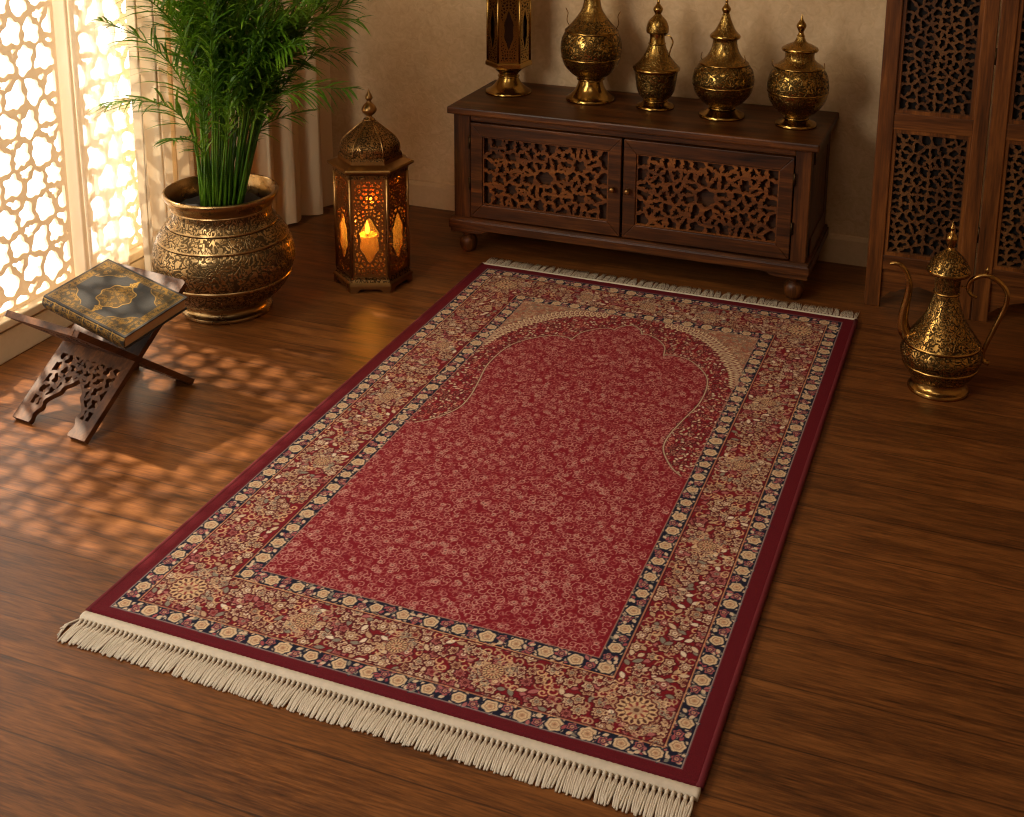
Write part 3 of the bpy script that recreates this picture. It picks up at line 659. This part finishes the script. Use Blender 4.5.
for s_ in (-1, 1): loop_handle(o, [(s_ * .083, .01, .25), (s_ * .092, .01, .27), (s_ * .089, .01, .295), (s_ * .097, .01, .312)], .0016, n=6)
o = vessel('small_ewer', 'slender brass ewer with shoulder ridge and thin loop handle, third on cabinet', 'ewer', (-1.096, 4.091), [
    ('foot', [([(0, 0), (.064, 0), (.0655, .004), (.062, .009)], 0, 0), ([(.062, .009), (.050, .014), (.040, .022)], 4, 0), ridge(.038, .022, .003, .006)]),
    ('body', [([(.038, .028), (.052, .040), (.0625, .060), (.067, .085), (.071, .112), (.073, .126)], 5, 1), ridge(.073, .126, .006, .016), ([(.0735, .142), (.060, .157), (.044, .178), (.034, .198), (.0275, .216)], 5, .5), ridge(.0265, .216, .003, .006), ([(.0265, .222), (.0245, .240), (.027, .256)], 3, 0)]),
    ('lid', [([(.0, .255), (.036, .255), (.0375, .260)], 0, 0), ([(.0375, .260), (.0365, .276), (.029, .296), (.016, .310), (.009, .320)], 4, .4), ([(.010, .318), (.0165, .334), (.009, .347), (.004, .354)], 4, 0), ([(.004, .354), (.005, .360), (.0, .376)], 3, 0)])])
loop_handle(o, [(.026, -.004, .250), (.045, -.006, .247), (.055, -.007, .228), (.048, -.007, .203), (.043, -.006, .178)], [.0026] * 33)
o = vessel('lidded_urn', 'fat round brass urn with cone lid on wide neck, fourth on cabinet', 'urn', (-.862, 4.059), [
    ('foot', [([(0, 0), (.0745, 0), (.076, .005), (.073, .010)], 0, 0), ([(.073, .010), (.060, .016), (.044, .026)], 4, 0), ridge(.039, .026, .004, .008)]),
    ('body', [([(.039, .034), (.066, .050), (.090, .080), (.0985, .106)], 5, .4), ridge(.0985, .106, .0015, .006), ([(.0985, .112), (.1003, .126), (.094, .155), (.080, .176)], 5, 1), ridge(.078, .176, .002, .006), ([(.078, .182), (.058, .199), (.044, .225), (.039, .250), (.042, .262)], 5, .6)]),
    ('lid', [([(0, .262), (.048, .262), (.050, .268), (.047, .273)], 0, 0), ([(.047, .273), (.033, .288), (.021, .312), (.0115, .338)], 4, .4), ([(.0125, .338), (.010, .343), (.0150, .356), (.008, .368), (.004, .376), (.005, .382), (.0, .396)], 4, 0)])])
for s_ in (-1, 1): loop_handle(o, [(s_ * .066, -.02, .185), (s_ * .072, -.02, .196), (s_ * .069, -.02, .214)], .0014, n=6)
o = vessel('lidded_urn', 'squat brass urn with flat knobbed lid, rightmost piece on cabinet', 'urn', (-.618, 4.038), [
    ('foot', [([(0, 0), (.0655, 0), (.067, .005), (.064, .010)], 0, 0), ([(.064, .010), (.052, .014), (.040, .022)], 4, 0), ridge(.036, .022, .004, .008)]),
    ('body', [([(.036, .030), (.066, .052), (.088, .083), (.0955, .110)], 5, .4), ridge(.0955, .110, .0015, .006), ([(.0955, .116), (.0967, .132), (.090, .166), (.077, .189)], 5, 1), ridge(.075, .189, .002, .006), ([(.075, .195), (.058, .206), (.048, .216), (.0455, .228), (.047, .246)], 5, .5)]),
    ('lid', [([(0, .244), (.056, .244), (.058, .249), (.055, .254)], 0, 0), ([(.055, .254), (.039, .263), (.020, .272), (.011, .290)], 4, .3), ([(.013, .290), (.008, .303), (.0155, .323), (.009, .336), (.004, .346), (.0, .362)], 4, 0)])])
for s_ in (-1, 1): loop_handle(o, [(s_ * .076, -.02, .190), (s_ * .082, -.02, .198), (s_ * .080, -.02, .214)], .0014, n=6)

# ------------------------------------------------------------------ big ewer on the floor
ew = thing('brass_ewer', 'tall engraved brass ewer with curved spout standing on floor by the screen', 'ewer', (-.099, 3.416, 0))
bb = B(); bb.lathe(zip_seg(([(0, 0), (.0793, 0), (.081, .005), (.078, .011)], 0, 0), ([(.078, .011), (.069, .018), (.0655, .028), (.0655, .034)], 4, 0)), 56); bb.build('foot', BRE, ew)
bb = B(); bb.lathe(zip_seg(([(.0655, .034), (.084, .050), (.0985, .075)], 5, 1), ridge(.0985, .075, .0015, .006), ([(.0985, .081), (.1060, .100), (.1065, .116), (.100, .136)], 5, 1), ridge(.098, .136, .002, .008), ([(.098, .144), (.082, .166), (.063, .194), (.050, .217), (.0425, .237), (.034, .262), (.0305, .277)], 6, 1), ridge(.0305, .277, .0045, .009), ([(.0315, .286), (.0325, .300), (.034, .320), (.036, .337)], 4, 1)), 56); bb.build('body', BRE, ew)
bb = B(); bb.lathe(zip_seg(([(0, .337), (.055, .337), (.0585, .342), (.056, .348)], 0, 0), ([(.056, .348), (.047, .366), (.034, .384), (.020, .396), (.012, .403)], 5, 1), ([(.012, .403), (.0085, .409), (.012, .420), (.0150, .432), (.013, .441), (.006, .450), (.004, .456), (.0062, .462), (.003, .470), (.0, .482)], 4, 0)), 48); bb.build('lid', BRE, ew)
loop_handle(ew, [(-.085, -.002, .138), (-.100, -.003, .158), (-.1055, -.003, .185), (-.103, -.003, .220), (-.098, -.003, .255), (-.0965, -.003, .290), (-.104, -.003, .318), (-.118, -.003, .338), (-.133, -.003, .345), (-.150, -.003, .3415)], list(np.interp(np.linspace(0, 1, 73), [0, .2, .45, .7, .9, 1], [.020, .0150, .0100, .0072, .0060, .0050])), 'spout', BRE, 14)
loop_handle(ew, [(.0760, .002, .277), (.0600, .002, .284), (.0520, .002, .303), (.0630, .002, .328), (.0955, .002, .342), (.130, .002, .327), (.1500, .002, .298), (.1470, .002, .258), (.1290, .002, .203), (.1110, .002, .148), (.104, .002, .118), (.1090, .002, .100), (.122, .002, .096)], list(np.interp(np.linspace(0, 1, 97), [0, .1, .4, .8, 1], [.004, .0052, .0072, .0062, .0068])), 'handle', BRE, 12)
for q, r in (([(.034, .001, .303), (.0525, .002, .301)], .0026), ([(.0955, .002, .346), (.0955, .002, .358), (.0955, .002, .366)], [.005, .0038, .002]), ([(.096, .001, .132), (.106, .002, .124)], .006)):
    bb = B(); bb.tube(q, r, 8); bb.build('handle_stud', BRE, ew)

# ------------------------------------------------------------------ folding screen
scn = thing('folding_screen', 'tall dark carved wood folding screen at the right edge', 'screen', (-.357, 3.93, 0))
ZTOP = 1.62
for k in range(2):
    x0 = k * .3195; x1 = x0 + .3155
    bb = B(); bb.box(x0, x0 + .047, 0, .032, 0, ZTOP); bb.box(x1 - .042, x1, 0, .032, 0, ZTOP)
    lf = bb.build('panel_frame', SZ, scn, .002)
    for z0, z1 in ((.125, .172), (.577, .628), (1.03, 1.08), (1.56, 1.62)): bb = B(); bb.box(x0 + .047, x1 - .042, .003, .030, z0, z1); bb.build('cross_rail', SX, lf, .002)
    bb = B(); xa, xb = x0 + .047, x1 - .042; w = xb - xa
    poly = [(xa, .125), (xa, .030)] + [(xa + w * t, z) for t, z in ((.05, .034), (.12, .05), (.2, .054), (.28, .066), (.38, .072), (.5, .080), (.62, .072), (.72, .066), (.8, .054), (.88, .05), (.95, .034))] + [(xb, .030), (xb, .125)]
    bb.prism(poly, lambda x, z, y: (x, y, z), .010, .024); bb.build('apron', SX, lf)
    for q, (z0, z1) in enumerate(((.172, .577), (.628, 1.03), (1.08, 1.56))):
        bb = B(); mitre_frame(bb, xa, xb, z0, z1, .011, .011, .011, .006, .026); bb.build('bead_frame', SZ, lf)
        F, xs, ys = fret(xa + .008, xb - .008, z0 + .008, z1 - .008, .0265, .0029, .0040, 40 + q, lobes=(3, 4, 5), border=.005)
        bb = B(); bb.sdf(F, xs, ys, lambda x, z, y: (x, y, z), .020, .010); bb.build('fret_panel', SFRET, lf)
        bb = B(); bb.box(xa + .002, xb - .002, .0265, .0295, z0, z1); bb.build('backing_panel', HOLE_SHADE, lf)  # added dark sheet, so the holes look shaded
    if k == 0:
        for z in (.25, .80, 1.4): bb = B(); bb.tube([(x1 + .002, .002, z), (x1 + .002, .002, z + .05)], .003, 8); bb.build('hinge', IRON, lf)

# ------------------------------------------------------------------ floor lantern with candle
lan = thing('brass_lantern', 'six sided pierced brass floor lantern with onion dome, standing beside the rug', 'lantern', (-1.880, 3.528, 0))
LA = math.radians(-61.9 - 35)
sv = B(); R0 = .134
for k in range(6):
    aa, ab = LA + k * PI / 3, LA + (k + 1) * PI / 3; A = Vector((R0 * math.cos(aa), R0 * math.sin(aa), 0)); Bv = Vector((R0 * math.cos(ab), R0 * math.sin(ab), 0)); mid = (A + Bv) / 2; t = (Bv - A).normalized(); n_ = mid.normalized(); w = (Bv - A).length
    poly = [(-w / 2, 0), (-w / 2 + .024, 0), (-w / 2 + .028, .008), (-w / 2 + .036, .013), (w / 2 - .036, .013), (w / 2 - .028, .008), (w / 2 - .024, 0), (w / 2, 0), (w / 2 - .001, .024), (-w / 2 + .001, .024)]
    sv.prism(poly, lambda x, z, d: tuple(mid + t * x + n_ * d + Vector((0, 0, z))), -.006, 0)
sv.lathe([([(0, .022), (.130, .022), (.136, .024), (.134, .030), (.128, .034)], 0), ([(.128, .034), (.124, .042), (.124, .050), (0, .050)], 1)], 6, a0=LA, smooth=False)
sv.build('base', BRL, lan, .0012)
hex_body(lan, .121, .050, .372, LA, 8, .0125, .0028, .0022, BRL, .0055, (.14, .62, .036))
bb = B(); bb.lathe([([(0, .372), (.124, .372), (.126, .384)], 1), ([(.126, .384), (.144, .396), (.1455, .401), (.142, .405), (.108, .414), (.106, .424)], 0), ([(.106, .424), (.104, .434), (.060, .438)], 1)], 6, a0=LA, smooth=False); bb.build('roof', BRL, lan)
bb = B(); bb.lathe(zip_seg(([(.094, .432), (.0975, .446), (.097, .464), (.080, .485), (.058, .503), (.036, .520), (.018, .534)], 6, 1), ridge(.016, .534, .004, .007), ([(.014, .541), (.009, .549), (.018, .556), (.0255, .568), (.020, .582), (.010, .592)], 4, 0), ([(.010, .592), (.0075, .598), (.0125, .606), (.0095, .616), (.004, .626), (.0, .638)], 4, 0)), 48, mod=lambda a, z: 1 - (.035 * (1 - abs(math.cos(3 * (a - LA)))) if z < .534 else 0)); dm = bb.build('dome', BRL, lan)
for k in range(6):
    a = LA + k * PI / 3; bb = B(); bb.tube([(r * math.cos(a), r * math.sin(a), z) for r, z in cr([(.095, .434), (.0985, .446), (.095, .464), (.081, .485), (.059, .503), (.037, .520), (.019, .534)], 4)], .0026, 6); bb.build('rib', BRL, dm)
cd = thing('candle', 'lit cream pillar candle burning inside the floor lantern', 'candle', (-1.880 - .012, 3.528 - .01, .050))
bb = B(); bb.lathe(zip_seg(([(0, 0), (.033, 0), (.034, .003)], 0, 0), ([(.034, .003), (.0335, .05), (.033, .108)], 3, 0), ([(.033, .108), (.031, .112), (.026, .110), (.010, .106), (0, .105)], 3, 0)), 32); bb.build('wax', WAX, cd)
bb = B(); bb.tube([(0, 0, .104), (.0006, 0, .112), (.0016, 0, .119)], .0012, 6); bb.build('wick', WICK, cd)
bb = B(); bb.lathe([(cr([(0, .112), (.0052, .118), (.0078, .127), (.0060, .140), (.0028, .152), (0, .162)], 5), 0)], 20); bb.build('flame', FLAME, cd)
pt = bpy.data.lights.new('candle_glow', 'POINT'); pto = bpy.data.objects.new('candle_glow', pt); COL.objects.link(pto); pto.location = (-1.897, 3.518, .050 + .165); pt.energy = 1.1; pt.color = (1.0, .66, .30); pt.shadow_soft_size = .008

lan.scale = (.965, .965, 1.02)

# ------------------------------------------------------------------ potted palm
pot = thing('potted_palm', 'feathery green palm in a large round engraved brass pot by window', 'potted plant', (-2.20, 3.161, 0))
bb = B(); bb.lathe(zip_seg(([(0, 0), (.138, 0), (.141, .006), (.138, .012)], 0, 0), ([(.138, .012), (.128, .018), (.122, .028), (.124, .040)], 4, 0)), 72); bb.build('foot', BRP, pot)
bb = B(); bb.lathe(zip_seg(([(.124, .040), (.150, .052), (.180, .080), (.204, .118)], 6, 1), ridge(.204, .118, .003, .010), ([(.205, .128), (.2150, .155), (.2165, .185), (.208, .222), (.198, .240)], 6, 1), ridge(.196, .240, .003, .009), ([(.196, .249), (.184, .268), (.168, .286)], 5, 1), ridge(.165, .286, .0025, .008), ([(.165, .294), (.156, .304), (.151, .318), (.153, .336)], 4, 1), ridge(.153, .336, .002, .006)), 72); bb.build('body', BRP, pot)
bb = B(); bb.lathe(zip_seg(([(.153, .342), (.160, .356), (.170, .370), (.1735, .378)], 4, 0), ([(.1735, .378), (.174, .384), (.169, .388), (.164, .386)], 3, 0), ([(.164, .386), (.152, .366), (.146, .340), (.146, .300)], 4, 0)), 72); bb.build('rim', BRP, pot)
bb = B(); rs2 = random.Random(2); vs = [(0, 0, .338)]; fs = []
for r in range(1, 9):
    for k in range(32): a = 2 * PI * k / 32; vs.append((.0184 * r * math.cos(a), .0184 * r * math.sin(a), .334 + rs2.uniform(-.004, .006) - (.01 if r == 8 else 0)))
for k in range(32): fs.append((0, 1 + k, 1 + (k + 1) % 32))
for r in range(7):
    for k in range(32): q = 1 + r * 32; fs.append((q + k, q + 32 + k, q + 32 + (k + 1) % 32, q + (k + 1) % 32))
bb.add(vs, fs, True); bb.build('soil', SOIL, pot)
rp = random.Random(12)
def frond(base, d, lean, height, arch_, droop, l0, nleaf, llen, t0=.45, bias=1.0):
    """stem from the soil, leaning along azimuth d, arching at the top, with two rows of narrow leaflets"""
    bb = B(); dx, dy = math.cos(d), math.sin(d); pts = []
    n = 16
    for i in range(n + 1):
        t = i / n; px_, py_ = .07 * t, .02 * t; out = lean * t + arch_ * max(0, t - .45) ** 2 * 3.2; z = height * t - droop * max(0, t - .55) ** 2 * 4.2
        pts.append(Vector((base[0] + px_ * bias + dx * out, base[1] + py_ * bias + dy * out, base[2] + z)))
    bb.tube(pts, [.0042 * (1 - .75 * i / n) for i in range(n + 1)], 6)
    for i in range(nleaf):
        t = t0 + (1 - t0) * (i + .5) / nleaf; f = t * n; k = min(n - 1, int(f)); p = pts[k].lerp(pts[k + 1], f - k); T = (pts[k + 1] - pts[k]).normalized()
        side = T.cross(Vector((dy * .3 + rp.uniform(-.3, .3), -dx * .3 + rp.uniform(-.3, .3), 1.0)));
        if side.length < .05: side = Vector((dy, -dx, 0))
        side.normalize(); ts = (t - t0) / (1 - t0); ln = llen * (.45 + .9 * math.sin(PI * min(1, .18 + ts * .82))) * rp.uniform(.8, 1.15)
        for sgn in (1, -1):
            dirv = (T * rp.uniform(.75, 1.2) + side * sgn * rp.uniform(.6, 1.0) + Vector((rp.uniform(-.2, .2), rp.uniform(-.2, .2), rp.uniform(-.05, .25)))).normalized()
            wv = dirv.cross(Vector((rp.uniform(-.5, .5), rp.uniform(-.5, .5), 1))).normalized(); wd = .0035 * rp.uniform(.8, 1.25)
            q = [p + dirv * ln * s + Vector((0, 0, -ln * .34 * s * s)) for s in (0, .35, .7, 1)]; ww = (wd * .5, wd, wd * .75, .0003)
            vs = []
            for a, w_ in zip(q, ww): vs += [a - wv * w_, a + wv * w_]
            bb.add(vs, [(0, 1, 3, 2), (2, 3, 5, 4), (4, 5, 7, 6)], True)
    def keep(x): return x if x > -.17 else -.17 - .085 * (1 - math.exp((x + .17) / .085))      # leaves bend along the curtain instead of through it
    bb.v = [(keep(x), y, z) for x, y, z in bb.v]
    return bb
def add_frond(*a, **k): frond(*a, **k).build('frond', LEAF, pot)
for i in range(46):
    a = i * 2.39996 + rp.uniform(-.25, .25); r = .068 * math.sqrt(rp.random()); base = (r * math.cos(a), r * math.sin(a), .332)
    add_frond(base, a + rp.uniform(-.5, .5), rp.uniform(.01, .14), rp.uniform(.60, 1.05), rp.uniform(.03, .20), rp.uniform(.0, .10), 0, rp.randint(34, 46), rp.uniform(.085, .13), t0=rp.uniform(.34, .52))
for i in range(9):     # shorter inner shoots
    a = rp.uniform(0, 2 * PI); r = .07 * math.sqrt(rp.random())
    add_frond((r * math.cos(a), r * math.sin(a), .332), a, rp.uniform(.03, .12), rp.uniform(.38, .6), rp.uniform(.02, .12), .02, 0, 24, rp.uniform(.06, .09), t0=.5)
SR = math.atan2(.37, .93); LF = -2.04   # toward screen right
for d, lean, h, ar, dr_, nl_, ll, t0 in ((LF + .1, .10, .50, .24, .12, 28, .13, .5), (LF - .15, .08, .68, .22, .08, 30, .13, .48), (LF + .4, .06, .34, .16, .07, 18, .08, .5), (LF + .3, .08, .80, .20, .10, 30, .12, .48),
        (SR - .1, .08, .76, .30, .20, 32, .13, .48), (SR + .15, .07, .64, .26, .20, 30, .12, .48), (SR - .3, .08, .52, .30, .14, 28, .11, .5), (SR + .3, .05, .36, .18, .09, 16, .07, .5), (SR - .6, .08, .66, .22, .13, 28, .11, .5)):
    add_frond((.05 * math.cos(d), .05 * math.sin(d), .332), d, lean, h, ar, dr_, 0, nl_, ll, t0=t0, bias=.3)

# ------------------------------------------------------------------ carved folding book stand
ST = thing('book_stand', 'low carved wood folding book stand with crossed pierced legs', 'book stand', (-2.142, 2.510, 0), math.radians(-8))
HV, HZ, BT = .190, .146, .016; BLn = 2 * math.hypot(HV, HZ); cth, sth = HV / math.hypot(HV, HZ), HZ / math.hypot(HV, HZ)
def board(sg, name):
    xs, ys, X, Y = grid(-.130, .130, 0, BLn, .0026)
    r = np.random.RandomState(31); q = relax([(r.uniform(0, .115), r.uniform(.05, .205)) for _ in range(28)], 0, .115, .04, .205, 5)
    seeds = [(s_ * a, c) for a, c in q for s_ in (1, -1)]; e, i0, an = vor(X, Y, seeds)
    holes = .0052 * (1 + .5 * np.cos(4 * an + i0)) - e
    ah = np.interp(ys, [0, .02, .045, .06, .085, .100, .115, .135, .142, .16], [.070, .072, .064, .066, .052, .034, .030, .010, -.005, -.05])[:, None]
    arch_ = np.abs(X) - ah + .003 * np.sin(Y * 160)
    reg = np.minimum(np.minimum(arch_ - .010, .130 - .022 - np.abs(X) * 1.0), np.minimum(Y - .045, .200 - Y))     # pierced zone
    F = np.where(reg > 0, np.maximum(holes, .003 - reg), .01)
    up = np.minimum(np.minimum(.09 - np.abs(X), Y - .30), .40 - Y)                                                  # small pierced frieze near the top
    e2, j0, an2 = vor(X, Y, [(k * .036, z) for k in range(-3, 4) for z in (.325, .372)]); F = np.where(up > 0, np.maximum(.0085 * (1 + .4 * np.cos(4 * an2)) - e2, .003 - up), F)
    F = np.minimum(F, arch_); F = np.minimum(F, BLn - Y - .010 * np.clip((np.abs(X) - .112) / .018, 0, 1) + .004)
    fn = lambda x, s_, t: (x, sg * (-HV + s_ * cth) - sg * t * sth * 1.0, s_ * sth + t * cth + BT * .5 * cth)
    bb = B(); bb.sdf(F, xs, ys, fn, -BT / 2, BT / 2)
    return bb.build(name, RY, ST)
board(1, 'pierced_board'); board(-1, 'pierced_board')
bb = B(); bb.tube([(-.128, 0, HZ + BT * .4), (.128, 0, HZ + BT * .4)], .010, 12); bb.build('hinge_joint', RY, ST)

# ------------------------------------------------------------------ book
BA, BB_, BTk = .285, .222, .038
u = np.linspace(-BA / 2, BA / 2, 230); v = np.linspace(-BB_ / 2, BB_ / 2, 180)
bc = Canvas(u, v, (54, 52, 50)); bc.aa = .0016; UU, VV = np.meshgrid(u, v); G, DG = (140, 104, 48), (74, 56, 30)
GO = dict(al=1.0)
ed = np.minimum(BA / 2 - np.abs(UU), BB_ / 2 - np.abs(VV)); rb = np.random.RandomState(4)
bc.mask(np.clip((.0105 - np.abs(ed - .0175)) / .0016 + .5, 0, 1), (62, 54, 40), .3)
for i in range(1500):
    x, y = rb.uniform(-BA / 2, BA / 2), rb.uniform(-BB_ / 2, BB_ / 2); d = min(BA / 2 - abs(x), BB_ / 2 - abs(y))
    if .009 < d < .026: bc.curl(x, y, rb.uniform(.003, .005), rb.rand() * 6, rb.choice([-1, 1]) * .9, .0011, G, 1.0)
for d_, w_ in ((.0075, .0011), (.0280, .0011), (.0115, .0006), (.024, .0006)): bc.mask(np.clip((w_ - np.abs(ed - d_)) / .0016 + .3, 0, 1), G, 1.0)
# corner spandrels and medallion (long axis runs with the cover's height)
ax_, ay_ = np.abs(UU) / (BA / 2 - .032), np.abs(VV) / (BB_ / 2 - .032)
spn = (ax_ + ay_ * 1.0 - 1.42 + .05 * np.cos(np.arctan2(ay_, ax_) * 12)) * .08
bc.mask(np.clip(spn / .0016, 0, 1) * (ed > .0285), (70, 58, 40), .3)
dm_ = 1 - np.hypot(UU / .047, VV / .047) ; ang = np.arctan2(VV, UU); md = (1 + .07 * np.cos(ang * 8)) - np.hypot(UU / .044, VV / .050)
bc.mask(np.clip(md * .045 / .0016, 0, 1), (80, 64, 40), .4)
for i in range(900):
    x, y = rb.uniform(-BA / 2, BA / 2), rb.uniform(-BB_ / 2, BB_ / 2); jx, jy = np.searchsorted(u, x), np.searchsorted(v, y)
    if jx >= len(u) or jy >= len(v): continue
    if md[jy, jx] > .08 or (spn[jy, jx] > .004 and ed[jy, jx] > .034): bc.curl(x, y, rb.uniform(.003, .0055), rb.rand() * 6, rb.choice([-1, 1]) * .9, .0012, (148, 110, 50), 1.0)
bc.mask(np.clip((.0011 - np.abs(md * .045)) / .0016 + .5, 0, 1), (196, 152, 70), 1.0)
bc.mask(np.clip((.0009 - np.abs(spn)) / .0016 + .5, 0, 1) * (ed > .0315), (186, 142, 64), 1.0)
for s_ in (-1, 1):
    bc.flower(0, s_ * .062, .0125, 6, 0, (176, 134, 60), DG, (190, 148, 70)); bc.leaf(0, s_ * .076, .018, .008, PI / 2, (176, 134, 60), None, 1.0)
bk = thing('book', 'thick dark book with gold medallion cover lying in the stand', 'book')
nv_ = Vector((.170, -.150, .97)).normalized(); xv = Vector((math.cos(math.radians(-8.6)), math.sin(math.radians(-8.6)), 0)); xv = (xv - nv_ * xv.dot(nv_)).normalized(); yv = nv_.cross(xv)
top_c = Vector((-2.104, 2.534, .296)); org = top_c - nv_ * BTk
bk.matrix_world = Matrix(((xv.x, yv.x, nv_.x, org.x), (xv.y, yv.y, nv_.y, org.y), (xv.z, yv.z, nv_.z, org.z), (0, 0, 0, 1)))
gm = grid_mesh('front_cover', bc, lambda a, c: np.full(a.shape, BTk), COVER, bk)
LEATH = simple('dark_leather', lin(44, 43, 44), .5)
bb = B(); bb.box(-BA / 2, BA / 2, -BB_ / 2, BB_ / 2, BTk - .0035, BTk - .0002); bb.build('cover_board', LEATH, bk, .0008)
bb = B(); bb.box(-BA / 2, BA / 2, -BB_ / 2, BB_ / 2, 0, .0033); bb.build('back_cover', LEATH, bk, .001)
def pages_mat():
    w = N('page_edges'); v = w.coord('Object', (1, 1, 1)); sp_ = w.n('ShaderNodeSeparateXYZ', {0: v}); f = w.noise(w.n('ShaderNodeCombineXYZ', {0: w.math('MULTIPLY', sp_.outputs[2], 1400.0)}).outputs[0], 1.0, 2)
    return w.bsdf(col=w.ramp(f, [(.3, lin(150, 118, 78)), (.7, lin(206, 174, 126))]), rough=.8)
bb = B(); bb.box(-BA / 2 + .006, BA / 2 - .005, -BB_ / 2 + .004, BB_ / 2 - .005, .0033, BTk - .0035); bb.build('pages', pages_mat(), bk)
# spine on the near long side, gilt band pattern
us = np.linspace(-BA / 2, BA / 2, 230); vs_ = np.linspace(0, 1, 40); sc_ = Canvas(us, vs_ * .05, (40, 36, 32)); sc_.aa = .0016
for i in range(230): sc_.curl(rb.uniform(-BA / 2 + .004, BA / 2 - .004), rb.uniform(.008, .042), rb.uniform(.003, .006), rb.rand() * 6, rb.choice([-1, 1]) * .9, .0011, G, 1.0)
for x in (-.10, -.05, 0, .05, .10): sc_.line([(x, 0), (x, .05)], .002, (190, 148, 70), 1.0)
for y in (.006, .044): sc_.line([(-BA / 2, y), (BA / 2, y)], .0018, (190, 148, 70), 1.0)
sp_o = grid_mesh('spine', sc_, lambda a, c: np.zeros(a.shape), COVER, bk)
co = np.array([(x, -BB_ / 2 - .007 * math.sin(PI * t) + .001, BTk * (1 - t)) for t in (1 - vs_) for x in us], dtype=np.float32)
sp_o.data.vertices.foreach_set('co', co.ravel()); sp_o.data.update()
